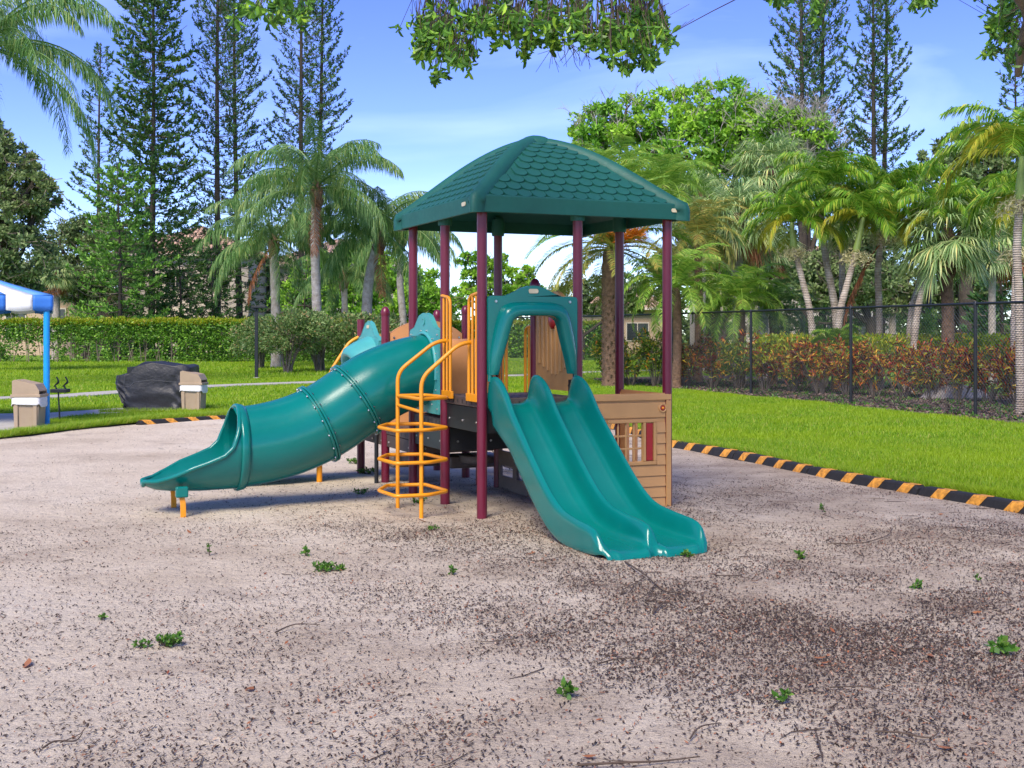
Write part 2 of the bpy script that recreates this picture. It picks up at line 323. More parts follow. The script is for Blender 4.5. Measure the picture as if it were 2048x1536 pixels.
# base terrain, lawn, sand: sheets one above the other
def terrain_mat():
    m, N, Lk, P = nodes('lawn_soil'); a = texn(N, Lk, .6, 8, .7); r = ramp(N, [(.3, (.11, .24, .006)), (.55, (.19, .35, .010)), (.75, (.28, .42, .015))]); Lk(a.outputs['Fac'], r.inputs[0])
    b = texn(N, Lk, 45, 4, .7); r2 = ramp(N, [(.35, (.55, .55, .5)), (.65, (1.15, 1.15, 1))]); Lk(b.outputs['Fac'], r2.inputs[0])
    mu = N.new('ShaderNodeMix'); mu.data_type = 'RGBA'; mu.blend_type = 'MULTIPLY'; mu.inputs['Factor'].default_value = 1
    Lk(r.outputs[0], mu.inputs['A']); Lk(r2.outputs[0], mu.inputs['B']); Lk(mu.outputs['Result'], P.inputs['Base Color']); P.inputs['Roughness'].default_value = .9
    bp = N.new('ShaderNodeBump'); bp.inputs['Strength'].default_value = .8; bp.inputs['Distance'].default_value = .03; Lk(b.outputs['Fac'], bp.inputs['Height']); Lk(bp.outputs[0], P.inputs['Normal']); return m
LAWN = terrain_mat()
def flat(name, poly, z, mat, holes=(), thick=0):
    loops = [[Vector((p[0], p[1], 0)) for p in poly]]+[[Vector((p[0], p[1], 0)) for p in h] for h in holes]
    tri = tessellate_polygon(loops); pts = [(p.x, p.y, z) for l in loops for p in l]; g = G(); t = np.array(tri); V = np.array(pts)
    nrmz = np.cross(V[t[:, 1]]-V[t[:, 0]], V[t[:, 2]]-V[t[:, 0]])[:, 2]; t[nrmz < 0] = t[nrmz < 0][:, ::-1]; g.add(V, t)
    if thick:
        n = len(V); lo = V.copy(); lo[:, 2] -= thick; q = np.array([[i, (i+1) % n, (i+1) % n+n, i+n] for i in range(n)]); g.add(np.concatenate([V, lo]), q)
    return tag(g.build(name, mat), kind='structure')
flat('ground', [(-600, -60), (600, -60), (600, 900), (-600, 900)], -.06, LAWN)
flat('lawn', [(-80, -30), (80, -30), (80, 130), (-80, 130)], .012, LAWN, [PIT])

def sand_mat():
    m, N, Lk, P = nodes('sand'); t = N.new('ShaderNodeTexCoord')
    big = texn(N, Lk, .55, 5, .6); r = ramp(N, [(.30, (.60, .495, .365)), (.50, (.76, .65, .495)), (.7, (.84, .74, .585))]); Lk(big.outputs['Fac'], r.inputs[0])
    sep = N.new('ShaderNodeSeparateXYZ'); Lk(t.outputs['Object'], sep.inputs[0])
    # organic dust gathers on the right and near side of the pit
    gx = N.new('ShaderNodeMapRange'); gx.inputs[1].default_value = -2.2; gx.inputs[2].default_value = 2.4; gx.inputs[3].default_value = .10; gx.inputs[4].default_value = .34; Lk(sep.outputs[0], gx.inputs[0])
    mid = texn(N, Lk, 1.6, 6, .65, dist=.4); ad = N.new('ShaderNodeMath'); ad.operation = 'ADD'; Lk(gx.outputs[0], ad.inputs[0]); Lk(mid.outputs['Fac'], ad.inputs[1])
    dr = ramp(N, [(.63, (0, 0, 0)), (1.0, (.65, .65, .65))]); Lk(ad.outputs[0], dr.inputs[0])
    m1 = N.new('ShaderNodeMix'); m1.data_type = 'RGBA'; m1.inputs['B'].default_value = (.30, .215, .155, 1); Lk(dr.outputs[0], m1.inputs['Factor']); Lk(r.outputs[0], m1.inputs['A'])
    # specks
    f = texn(N, Lk, 55, 4, .75); ad2 = N.new('ShaderNodeMath'); ad2.operation = 'MULTIPLY_ADD'; ad2.inputs[1].default_value = .16; Lk(ad.outputs[0], ad2.inputs[0]); Lk(f.outputs['Fac'], ad2.inputs[2])
    fr = ramp(N, [(.70, (0, 0, 0)), (.76, (.85, .85, .85))]); Lk(ad2.outputs[0], fr.inputs[0])
    m2 = N.new('ShaderNodeMix'); m2.data_type = 'RGBA'; m2.inputs['B'].default_value = (.10, .07, .055, 1); Lk(fr.outputs[0], m2.inputs['Factor']); Lk(m1.outputs['Result'], m2.inputs['A'])
    g2 = texn(N, Lk, 190, 3, .7); r3 = ramp(N, [(.3, (.72, .70, .70)), (.62, (1.12, 1.1, 1.1))]); Lk(g2.outputs['Fac'], r3.inputs[0])
    mu = N.new('ShaderNodeMix'); mu.data_type = 'RGBA'; mu.blend_type = 'MULTIPLY'; mu.inputs['Factor'].default_value = 1
    Lk(m2.outputs['Result'], mu.inputs['A']); Lk(r3.outputs[0], mu.inputs['B']); Lk(mu.outputs['Result'], P.inputs['Base Color'])
    P.inputs['Roughness'].default_value = .95; P.inputs['Specular IOR Level'].default_value = .15
    h1 = texn(N, Lk, 11, 8, .72); bp = N.new('ShaderNodeBump'); bp.inputs['Strength'].default_value = .9; bp.inputs['Distance'].default_value = .075; Lk(h1.outputs['Fac'], bp.inputs['Height'])
    bp2 = N.new('ShaderNodeBump'); bp2.inputs['Strength'].default_value = .5; bp2.inputs['Distance'].default_value = .008; Lk(g2.outputs['Fac'], bp2.inputs['Height']); Lk(bp.outputs[0], bp2.inputs['Normal']); Lk(bp2.outputs[0], P.inputs['Normal'])
    return m
SAND = sand_mat()
xs = np.concatenate([np.arange(-12, -4.4, .25), np.arange(-4.4, 4.6, .08), np.arange(4.6, 9, .25)]); ys = np.concatenate([np.arange(-6, 3.8, .3), np.arange(3.8, 10.8, .08), np.arange(10.8, 25, .2)]); X, Y = np.meshgrid(xs, ys); g = G()
mound = .05*np.exp(-(((X+2.3)/.9)**2+((Y-10.1)/.6)**2))
grid(g, np.stack([X, Y, -.012+.55*hills(X, Y)+0*mound-.2*(~inside(PIT*1.0, np.stack([X.ravel(), Y.ravel()], 1)).reshape(X.shape))*0], -1))
sand = g.build('sand', SAND, smooth=True); tag(sand, kind='structure')
# keep only the faces inside the pit (plus a margin hidden under the lawn sheet)
def szz(x, y): return -.012+.55*hills(np.asarray(x), np.asarray(y))

# litter on the sand: nobody could count it
def pit_pts(n, x0, x1, y0, y1, dens):
    P = np.stack([rng.uniform(x0, x1, n), rng.uniform(y0, y1, n)], 1); P = P[inside(PIT, P)]
    return P[rng.random(len(P)) < dens(P[:, 0], P[:, 1])]
def clump(x, y):
    v = np.sin(x*1.7+2*np.sin(y*.9+.5))+np.sin(y*2.3+1.4*np.sin(x*1.3))+.8*np.sin(x*4.1+y*3.3)+.6*np.sin(x*7.3-y*6.1)
    return np.clip(.5+.22*v, .05, 1)
def dens(x, y):
    side = np.clip((x+2.6)/3.4, .15, 1); dark = .9*np.exp(-(((x-1.75)/1.1)**2+((y-6.9)/1.0)**2))+.45*np.exp(-(((x+.9)/1.2)**2+((y-9.3)/.45)**2))+.6*np.exp(-(((x-.2)/.5)**2+((y-4.8)/.35)**2))
    far = np.clip((16-y)/7, .12, 1); return np.clip((side*.5+dark)*clump(x, y)*far*1.15+.03, 0, 1)
g = G()
for n, lo, hi, box_ in ((760000, .010, .031, (-4, 4.6, 4, 12.5)), (110000, .016, .045, (-9, 6, 9, 22))):
    P = pit_pts(n, *box_, (lambda x, y: dens(x, y)*np.clip(1.25-(y-4)/7, .25, 1)) if n > 200000 else dens); P = P[np.abs(P[:, 0]) < P[:, 1]*.44+.4]; k = len(P); a = rng.uniform(0, PI, k)*.8+.1; tilt = rng.normal(0, .25, k)
    D = np.stack([np.cos(a)*np.cos(tilt), np.sin(a)*np.cos(tilt), np.abs(np.sin(tilt))], 1); z = szz(P[:, 0], P[:, 1])+rng.uniform(.002, .008, k)
    W = nrm(np.stack([-np.sin(a), np.cos(a), rng.normal(0, .5, k)], 1)); ln = lo+(hi-lo)*rng.random(k)**1.6
    leafq(g, np.column_stack([P, z]), D, ln, rng.uniform(.003, .0105, k), W)
tag(g.build('leaf_litter', LCHIP), kind='stuff')
g = G(); P = pit_pts(5200, -6, 5, 4, 16, lambda x, y: dens(x, y)*.28); k = len(P); a = rng.uniform(0, 2*PI, k); l = rng.uniform(.03, .16, k)**1.0
D = np.stack([np.cos(a), np.sin(a), 0*a], 1); z = szz(P[:, 0], P[:, 1])+.006; P3 = np.column_stack([P, z]); Q = P3+D*l[:, None]; Q2 = Q+nrm(D+rng.normal(0, .4, (k, 3))*[1, 1, .1])*l[:, None]*.6
r_ = rng.uniform(.001, .0032, k); sticks(g, P3, Q, r_); sticks(g, Q, Q2, r_*.9, r2=r_*.5)
tag(g.build('twig_litter', TWIG), kind='stuff')
g = G(); P = pit_pts(2600, -6, 5, 4.2, 15, lambda x, y: .03+dens(x, y)*.16); k = len(P); a = rng.uniform(0, 2*PI, k)
D = np.stack([np.cos(a), np.sin(a), rng.uniform(0, .5, k)], 1); leafq(g, np.column_stack([P, szz(P[:, 0], P[:, 1])+.006]), D, rng.uniform(.02, .05, k), rng.uniform(.008, .02, k), nrm(np.stack([-np.sin(a), np.cos(a), rng.normal(0, .4, k)], 1)))
tag(g.build('dry_leaf_litter', LLEAFR), kind='stuff')

# ------------------------------------------------------------------ concrete paths and slab
wdx = 0
pth = [np.array(p, float) for p in ((-20, 24, 0), (-11.4, 27.3, 0), (-9.7, 30.0, 0), (-8.3, 33.2, 0), (-5.8, 36, 0), (0, 41.5, 0), (4, 46, 0), (12, 50, 0), (30, 56, 0))]
cl = spline(pth, 6); T, A, B = ringframe(cl); sd_ = nrm(np.cross(T, [0, 0, 1])); wd = .5
g = G(); Lp = cl+sd_*wd; Rp = cl-sd_*wd; up = np.array([0, 0, .05]); grid(g, np.stack([Lp-up, Lp+up, Rp+up, Rp-up], 1)); tag(g.build('sidewalk', CONC), kind='structure')
slab = [gnd(px, py)[:2] for px, py in ((-260, 884), (-260, 836), (100, 829), (230, 820), (400, 815), (402, 822), (260, 828), (150, 834), (96, 842), (60, 860), (0, 866))]
flat('patio_slab', slab, .035, CONC, thick=.06)

# ------------------------------------------------------------------ mulch bed and fence line
FA, FB = 11+4.3, .333                       # fence line X = 4.3+(33-Y)/3
def fY(k): return 15.3/(k+.333)
fdir = nrm(np.array([-.333, 1, 0.])); fn = np.array([fdir[1], -fdir[0], 0])
def fpt(Y): return np.array([4.3+(33-Y)*.333, Y, 0.])
F0, F1 = fpt(15.0), fpt(37.5)
bed = [(*(F0-fn*.35)[:2],), (*(fpt(21)-fn*.5)[:2],), (*(fpt(26)-fn*.25)[:2],), (*(fpt(32)-fn*.4)[:2],), (*(F1-fn*.3)[:2],), (*(F1+fn*.5+fdir*2)[:2],), (*(F1+fn*6+fdir*3)[:2],), (*(fpt(28)+fn*6)[:2],), (*(F0+fn*7)[:2],)]
MULCH = simple('mulch', (.13, .095, .075), .95, 0, .5, 14, .9, 30, .04)
flat('mulch_bed', bed, .03, MULCH)
bp_ = np.array(bed); g = G(); P = np.stack([rng.uniform(bp_[:, 0].min(), bp_[:, 0].max(), 130000), rng.uniform(15, 38, 130000)], 1); P = P[inside(bp_, P)][:26000]; k = len(P)
a = rng.uniform(0, 2*PI, k); leafq(g, np.column_stack([P, rng.uniform(.03, .06, k)]), np.stack([np.cos(a), np.sin(a), rng.uniform(-.1, .5, k)], 1), rng.uniform(.05, .12, k), rng.uniform(.02, .05, k))
tag(g.build('mulch_chips', LMULCH), kind='stuff')
g = G(); c_ = 3500; P = np.stack([rng.uniform(bp_[:, 0].min(), bp_[:, 0].max(), c_), rng.uniform(15, 38, c_)], 1); P = P[inside(bp_, P)]; k = len(P); P = np.repeat(P, 6, 0)+rng.normal(0, .05, (k*6, 2)); k = len(P)
leafq(g, np.column_stack([P, np.full(k, .03)]), np.column_stack([rng.normal(0, .6, (k, 2)), rng.uniform(.3, 1, k)]), rng.uniform(.05, .12, k), .03)
tag(g.build('ground_cover', LWEED), kind='stuff')

def wire_mat(): return simple('vinyl_coated_wire', (.09, .095, .10), .35, 0, .2, bump=0)
WIRE = wire_mat()
fence = thing('chain_link_fence', 'black chain link fence running along the mulch bed at the right of the lawn', 'fence', tuple(F1))
def rel(P, o): return np.asarray(P, float)-np.array(o.location)
postY = [fY(k) for k in (.1318, .1955, .2771, .3788)]; postY = [36.9]+postY+[17.9, 15.0]
FH = 2.0
for y in postY:
    g = G(); p = rel(fpt(y), fence); tube(g, [p, p+[0, 0, FH]], .032, 10); o = g.build('post', BLACKM, fence, autosm=True)
    g = G(); lathe(g, [(.0, FH+.055), (.025, FH+.045), (.038, FH+.01), (.038, FH-.02), (.0, FH-.02)], p, 10)
    lathe(g, [(.0, FH*.5+.01), (.036, FH*.5+.01), (.036, FH*.5-.01), (0, FH*.5-.01)], p, 10); g.build('post_cap', BLACKM, fence, autosm=True)
for a_, b_ in zip(postY[:-1], postY[1:]):
    g = G(); tube(g, [rel(fpt(a_), fence)+[0, 0, FH+.005], rel(fpt(b_), fence)+[0, 0, FH+.005]], .024, 8); g.build('top_rail', BLACKM, fence, autosm=True)
Lf = np.linalg.norm(F1-F0); dw = .078; g = G()
s = np.arange(-FH, Lf, dw)
def clipw(s0, sign):
    lo = np.maximum(0, -s0) if sign > 0 else np.maximum(0, s0-Lf); hi = np.minimum(FH, (Lf-s0) if sign > 0 else s0)
    ok = hi > lo+.02; return lo[ok], hi[ok], s0[ok]
base = rel(F1, fence); dd = -fdir
lo, hi, ss = clipw(s, 1); sticks(g, base+np.outer(ss+lo, dd)+np.outer(lo, [0, 0, 1])+fn*.036, base+np.outer(ss+hi, dd)+np.outer(hi, [0, 0, 1])+fn*.036, .0029)
s2 = np.arange(0, Lf+FH, dw); lo, hi, ss = clipw(s2, -1); sticks(g, base+np.outer(ss-lo, dd)+np.outer(lo, [0, 0, 1])+fn*.042, base+np.outer(ss-hi, dd)+np.outer(hi, [0, 0, 1])+fn*.042, .0029)
tag(g.build('wire_mesh', WIRE, fence), kind='stuff')
# return leg of the fence, going off behind the playground
ret = thing('chain_link_fence', 'short return run of black chain link fence behind the playground posts', 'fence', tuple(F1))
rd = nrm(np.array([-.6, 1, 0.])); ends = [0, 3.2, 6.4]
for e_ in ends[1:]:
    g = G(); tube(g, [rd*e_, rd*e_+[0, 0, FH]], .032, 8); g.build('post', BLACKM, ret, autosm=True)
g = G(); tube(g, [np.array([0, 0, FH+.005]), rd*6.4+[0, 0, FH+.005]], .024, 8); g.build('top_rail', BLACKM, ret, autosm=True)
g = G(); s = np.arange(-FH, 6.4, .085)
for sg in (1, -1):
    s0 = s if sg > 0 else s+FH; lo = np.clip(-s0 if sg > 0 else s0-6.4, 0, FH); hi = np.clip((6.4-s0) if sg > 0 else s0, 0, FH); ok = hi > lo+.02
    sticks(g, np.outer(s0[ok]+sg*lo[ok], rd)+np.outer(lo[ok], [0, 0, 1]), np.outer(s0[ok]+sg*hi[ok], rd)+np.outer(hi[ok], [0, 0, 1])+[0.004, 0, 0], .0029)
tag(g.build('wire_mesh', WIRE, ret), kind='stuff')

# ------------------------------------------------------------------ curb blocks round the sand
def curb(p0, p1, label, slant, ns=4):
    p0 = np.array([*p0, 0.]); p1 = np.array([*p1, 0.]); L_ = np.linalg.norm(p1-p0); ang_ = 0; p0[2] = -.022 if p0[0] > 1 else -.045; t = thing('curb_block', label, 'curb', tuple(p0), math.atan2(p1[1]-p0[1], p1[0]-p0[0]), 'striped rubber curb blocks round the sand')
    # section: y towards the lawn (left of travel), sloped both sides
    sec = [(-.085, 0), (-.06, .085), (-.045, .1), (.045, .1), (.06, .085), (.085, 0)]
    g = G(); xs_ = [.004, .05, L_-.05, L_-.004]; sc_ = [.75, 1, 1, .75]
    P = np.array([[[x, a*1, b*s_] for a, b in sec] for x, s_ in zip(xs_, sc_)]); grid(g, P); g.add(P[0], np.arange(6)); g.add(P[-1], np.arange(6)[::-1])
    g.build('body', RUBBER, t, bevel=.004)
    for k in range(ns):
        x0 = (k+.36)*L_/ns; w_ = .36*L_/ns; sl = slant
        for side in (-1, 1):
            g = G(); e_ = .0025
            pl = [(side*(.085+e_), .012), (side*(.0625+e_), .0835)]
            V = [[x0, pl[0][0], pl[0][1]], [x0+w_, pl[0][0], pl[0][1]], [x0+w_+sl, pl[1][0], pl[1][1]], [x0+sl, pl[1][0], pl[1][1]]]
            V2 = [[x0+sl*1.1, side*.045, .1025], [x0+w_+sl*1.1, side*.045, .1025], [x0+w_+sl*1.5, 0, .1025], [x0+sl*1.5, 0, .1025]]
            if side < 0: g.add(V, [[0, 1, 2, 3]]); g.add(V2, [[0, 1, 2, 3]]); g.add([V[3], V[2], V2[1], V2[0]], [[0, 1, 2, 3]])
            else: g.add(V, [[3, 2, 1, 0]]); g.add(V2, [[3, 2, 1, 0]])
            g.build('stripe', STRIPE, t)
    return t
def along(px_pts, n):
    P = spline([(*gnd(a, b)[:2], 0) for a, b in px_pts], 20)[:, :2]; d = np.concatenate([[0], np.cumsum(np.linalg.norm(np.diff(P, axis=0), axis=1))]); return P, d
P, d = along([(1080, 832), (1200, 848), (1280, 868), (1345, 893), (1420, 906), (1500, 918), (1560, 932), (1640, 950), (1740, 968), (1840, 987), (1940, 1003), (2048, 1020), (2160, 1042)], 0)
names_r = ['curb block hidden farthest behind the slides at the sand edge', 'curb block partly behind the tan playhouse wall', 'curb block starting just right of the playhouse wall', 'curb block with square yellow patches on the right sand edge', 'curb block with slanting yellow patches in the middle of the right sand edge', 'curb block next to the one leaving the photo on the right', 'nearest curb block with slanting yellow patches at the right photo edge', 'last curb block beyond the right photo edge']
L_ = 1.78; k = 0; s0 = d[-1]
while s0-L_ > 0 and k < 8:
    a_ = [np.interp(s0, d, P[:, i]) for i in (0, 1)]; b_ = [np.interp(s0-L_+.02, d, P[:, i]) for i in (0, 1)]
    curb(b_, a_, names_r[7-k] if k < 8 else names_r[0], .06 if k < 4 else .0); s0 -= L_; k += 1
P, d = along([(250, 850), (330, 843), (440, 837), (560, 833), (720, 830), (900, 830), (1000, 832)], 0)
names_l = ['leftmost striped curb block on the far sand edge, left of the tube slide', 'second striped curb block from the left on the far sand edge', 'third far curb block just left of the tube slide flare', 'far curb block seen under the tube slide', 'far curb block behind the yellow ladder', 'far curb block behind the maroon posts']
k = 0; s0 = d[0]+.3
while s0+L_ < d[-1] and k < 6:
    a_ = [np.interp(s0, d, P[:, i]) for i in (0, 1)]; b_ = [np.interp(s0+L_-.02, d, P[:, i]) for i in (0, 1)]; curb(a_, b_, names_l[k], -.1); s0 += L_; k += 1

# ------------------------------------------------------------------ grass blades
def grass(n, x0, x1, y0, y1, keep, h, wdt):
    P = np.stack([rng.uniform(x0, x1, n), rng.uniform(y0, y1, n)], 1)
    P = P[np.abs(P[:, 0]) < P[:, 1]*.46+1.5]; P = P[~inside(PIT, P)]; P = P[keep(P)]; k = len(P)
    hh = h*rng.uniform(.55, 1.3, k)*(1+.25*np.sin(P[:, 0]*3.1)*np.sin(P[:, 1]*2.3)); a = rng.uniform(0, 2*PI, k); ln = rng.uniform(.1, .75, k)
    B0 = np.column_stack([P, np.full(k, .008)]); tip = B0+np.stack([np.cos(a)*ln*hh, np.sin(a)*ln*hh, hh], 1)
    b = rng.uniform(-.9, .9, k); W = np.stack([np.cos(b), np.sin(b), 0*b], 1)*wdt*rng.uniform(.6, 1.3, (k, 1))
    V = np.stack([B0-W/2, B0+W/2, tip], 1); return V, np.arange(k)[:, None]*3+np.array([[0, 1, 2]])
g = G(); slabA = np.array(slab)
def offbed(P): return ~inside(bp_, P)
def offslab(P): return ~inside(slabA, P)
walk = np.concatenate([(cl+sd_*wd)[:, :2], (cl-sd_*wd)[::-1, :2]])
def offboth(P): return ~inside(bp_, P) & ~inside(walk, P)
V, F = grass(250000, 1.2, 10, 9.5, 17, offbed, .055, .0095); g.add(V, F)
V, F = grass(220000, 1.0, 10, 17, 32, offbed, .06, .016); g.add(V, F)
V, F = grass(150000, -11, 2, 16, 24, offslab, .06, .014); g.add(V, F)
V, F = grass(150000, -20, 4, 24, 42, offboth, .06, .026); g.add(V, F)
V, F = grass(90000, -32, 12, 42, 63, offboth, .10, .04); g.add(V, F)
# taller fringe along the curbs and under the grill cover
fr = []
for q in (PIT,):
    n = 60000; i = rng.integers(0, len(q), n); t_ = rng.random(n); p = q[i]*(1-t_)[:, None]+q[(i+1) % len(q)]*t_[:, None]; c0 = np.array([-1, 12.]); out = nrm(p-c0)
    p = p+out*np.abs(rng.normal(.06, .08, n))[:, None]; p = p[(p[:, 1] > 9.5) & (p[:, 1] < 24)]; fr.append(p)
p = np.concatenate(fr+[np.stack([rng.uniform(-7.6, -6.0, 1500), rng.normal(22.6, .05, 1500)], 1)]); k = len(p); a = rng.uniform(0, 2*PI, k); hh = rng.uniform(.05, .13, k); ln = rng.uniform(.2, 1, k)
B0 = np.column_stack([p, np.full(k, .005)]); tip = B0+np.stack([np.cos(a)*ln*hh, np.sin(a)*ln*hh, hh], 1); W = np.array([[.0045, 0, 0]])
g.add(np.stack([B0-W, B0+W, tip], 1), np.arange(k)[:, None]*3+np.array([[0, 1, 2]]))
tag(g.build('grass', LGRASS), kind='stuff')
# ------------------------------------------------------------------ playground structure (local frame: x along the right side, y to the back left)
TH = .408; S = .871; N0 = (-.245, 10.0, 0)
play = thing('playground_structure', 'playground climbing frame under a green hipped roof with maroon posts on the sand', 'playground', N0, TH)
def pj(u, v): return (u*S, v*S)
# posts
EAVE = 2.47
def bolt(g, p, ax, r=.011, h=.008):
    p = np.array(p, float); ax = np.array(ax, float); tube(g, [p, p+ax*h], [r, r*.8], 8)
for (i, j, top, cap) in [(0,0,2.52,0),(1,0,2.52,0),(2,0,2.52,0),(0,1,2.52,0),(0,2,2.52,0),(1,2,2.52,0),(2,1,2.52,0),(2,2,2.52,0),(1,1,1.93,1),(0,3,1.70,1),(0,4,1.64,2),(1,3,1.72,1),(1,4,1.69,1)]:
    x, y = pj(i, j); g = G(); r = .042; lathe(g, [(r, -.3), (r, top)], (x, y, 0), 20)
    if cap == 2: lathe(g, [(r, top), (0, top)], (x, y, 0), 20)
    po = g.build('post', MAROON, play, autosm=True)
    if cap == 1:
        g = G(); lathe(g, [(r+.003, top-.03), (r+.006, top-.005), (r+.006, top+.005), (r+.001, top+.02), (r*.8, top+.045), (r*.4, top+.06), (0, top+.063)], (x, y, 0), 18); g.build('post_cap', MAROON, po, smooth=True)
    if cap == 0 and (i, j) in ((1, 0), (0, 1), (1, 2), (2, 1)):
        g = G(); lathe(g, [(r+.016, 2.44), (r+.02, 2.46), (r+.02, 2.60), (0, 2.6)], (x, y, 0), 16); c = np.array([x, y]) ; box(g, (x-.035, y-.035, 2.47), (x+.035, y+.035, 2.62)); g.build('post_bracket', TEALD, po, autosm=True)

# roof
roof = G(); RC = np.array([S, S]); HWd = S+.115*S-.010; Z0, Z1 = 2.60, 3.245
def rz_(t):   # t: 0 at eave, 1 at top
    t = np.asarray(t, float); return Z0+(Z1-Z0)*(t+.20*np.sin(PI*t)*(.35+.65*t)-.0*t)/1.0-.03*np.clip(t-.8, 0, 1)
TT = np.linspace(0, .90, 15)
def rp_(t, s, k, off=0.):  # point on face k, t up the slope, s in -1..1 across
    hw = HWd*(1-t); p = np.array([s*hw, -hw]); c, s_ = [(1, 0), (0, 1), (-1, 0), (0, -1)][k]
    e = 1e-3; dz = float(rz_(t+e)-rz_(t-e))/(2*e); n = nrm(np.array([0, -dz, HWd])); q = np.array([s*hw, -hw, float(rz_(t))])+n*off
    return np.array([RC[0]+q[0]*c-q[1]*s_, RC[1]+q[0]*s_+q[1]*c, q[2]])
roofo = thing_roof = None
g = G()
for k in range(4):
    P = np.array([[rp_(t, s, k) for s in np.linspace(-1, 1, 9)] for t in TT]); grid(g, P)
    P2 = np.array([[rp_(t, s, k, -.022) for s in np.linspace(-1, 1, 9)] for t in TT]); grid(g, P2[:, ::-1])
tp = np.array([rp_(.9, s, k) for k in range(4) for s in (-1,)]); cz = np.array([[RC[0], RC[1], float(rz_(1.0))]])
n_ = 12
P = np.array([[rp_(t, s, k) for k in range(4) for s in np.linspace(-1, 1, n_, endpoint=False)] for t in np.linspace(.9, .995, 5)]); 
P[..., 2] = np.minimum(P[..., 2], 9); grid(g, P, cv=True)
roofo = g.build('roof', TEALD, play, autosm=True)
# fascia boards with corner blocks
for k in range(4):
    g = G(); t0 = 0; c, s_ = [(1, 0), (0, 1), (-1, 0), (0, -1)][k]
    prof = [(-HWd-.014, 2.475), (-HWd-.018, 2.48), (-HWd-.022, 2.605), (-HWd-.016, 2.614), (-HWd+.03, 2.628), (-HWd+.03, 2.60), (-HWd+.004, 2.59), (-HWd+.004, 2.475)]
    P = []
    for s in (-1, 1):
        P.append([[RC[0]+s*(HWd-.030)*c-a*s_, RC[1]+s*(HWd-.030)*s_+a*c, b] for a, b in prof])
    P = np.array(P); grid(g, P, cv=True); g.add(P[0], np.arange(8)); g.add(P[1], np.arange(8)[::-1]); g.build('fascia', TEALD, roofo, bevel=.003)
# hip caps: rounded bands climbing the four hips and closing over the top
for k in range(4):
    g = G(); ts = np.linspace(-.015, .93, 22); C = np.array([rp_(t, -1, k, .0) for t in ts]); dg = nrm(C[0]-C[5])*[1, 1, 0]; dg = nrm(dg); C0 = C[0]*[1, 1, 0]; C = np.concatenate([[C0+dg*.018+[0, 0, 2.468], C0+dg*.020+[0, 0, 2.50], C0+dg*.020+[0, 0, 2.56], C0+dg*.008+[0, 0, 2.594]], C[1:]]); T, A, B = ringframe(C)
    side = np.repeat([nrm(np.cross(dg, [0, 0, 1.]))], len(C), 0); upv = nrm(np.cross(side, T)); upv *= np.sign((upv*(dg+[0, 0, 1])).sum(1))[:, None]
    secs = [(-.075, -.03), (-.070, .006), (-.045, .026), (-.02, .034), (.02, .034), (.045, .026), (.070, .006), (.075, -.03)]
    fold = np.concatenate([[.92, .92, .85, .62], np.full(len(C)-4, .33)]); wn = np.concatenate([[.8, .8, .85, .92], np.full(len(C)-4, 1.)])
    P = np.array([[c+s_*(x*w_)+u_*(z-abs(x*w_)*f_+.012) for x, z in secs] for c, s_, u_, f_, w_ in zip(C, side, upv, fold, wn)]); grid(g, P); g.add(P[0], np.arange(8)); g.add(P[-1], np.arange(8)[::-1])
    g.build('hip_cap', TEALD, roofo, smooth=True)
g = G(); zt = float(rz_(.93)); prof = [(.0, zt+.065), (.06, zt+.063), (.11, zt+.052), (.155, zt+.030), (.185, zt+.004), (.19, zt-.03)]
th = np.arange(32)*2*PI/32
def sq(r, a): c, s_ = np.cos(a), np.sin(a); k = (np.abs(c)**3.2+np.abs(s_)**3.2)**(-1/3.2); return r*k*c, r*k*s_
P = np.array([[[RC[0]+sq(r, a)[0]*.78, RC[1]+sq(r, a)[1]*.78, z] for a in th] for r, z in prof]); grid(g, P, cv=True); g.build('top_cap', TEALD, roofo, smooth=True)
# shingles: scalloped tabs, one mesh shared by all
tw, tl = .128, .118
def shingle_mesh():
    a = np.linspace(0, PI, 9); out = [(-tw*.47, tl*.62)]+[(-tw*.47*math.cos(x), -(tl*.42)*math.sin(x)) for x in a]+[(tw*.47, tl*.62)]
    g = G(); n = len(out); top = [[p[0], p[1], .016-.08*max(0, p[1])] for p in out]; mid = [[p[0]*1.03, p[1]*1.04-.001, .004] for p in out]; bot = [[p[0]*1.03, p[1]*1.04-.001, -.012] for p in out]
    for v in (top[0], top[-1]): v[2] = .003
    g.add(np.array(top+mid+bot), [[i, i+1, i+1+n, i+n] if False else [i+n, i+1+n, i+1, i] for i in range(n-1)]); g.n = g.n
    g.V.append(np.zeros((0, 3))); g.F.append(np.array([[i+2*n, i+1+2*n, i+1+n, i+n] for i in range(n-1)])); g.M.append(np.zeros(n-1, int))
    g.V.append(np.zeros((0, 3))); g.F.append(np.arange(n)[None]); g.M.append(np.zeros(1, int))
    o = g.build('shingle', TEALD, autosm=True); return o
from mathutils import Matrix
sh = shingle_mesh(); shme = sh.data; bpy.data.objects.remove(sh)
rows = 10
for k in range(4):
    for r in range(rows):
        t = .045+r*.083; hw = HWd*(1-t)-.085
        e = 1e-3; off = .5 if r % 2 else 0
        nmax = int(hw/tw)+2
        for q in range(-nmax, nmax+1):
            x = (q+off)*tw
            if abs(x) > hw-.022: continue
            p = rp_(t, x/(HWd*(1-t)), k, .002); pu = rp_(t+.03, x/(HWd*(1-t-.03)), k, .002); yv = nrm(pu-p)
            px_ = rp_(t, (x+.05)/(HWd*(1-t)), k, .002); xv = nrm(px_-p); zv = np.cross(xv, yv)
            M = Matrix(((xv[0], yv[0], zv[0], p[0]), (xv[1], yv[1], zv[1], p[1]), (xv[2], yv[2], zv[2], p[2]), (0, 0, 0, 1)))
            sub('shingle', shme, roofo, M)
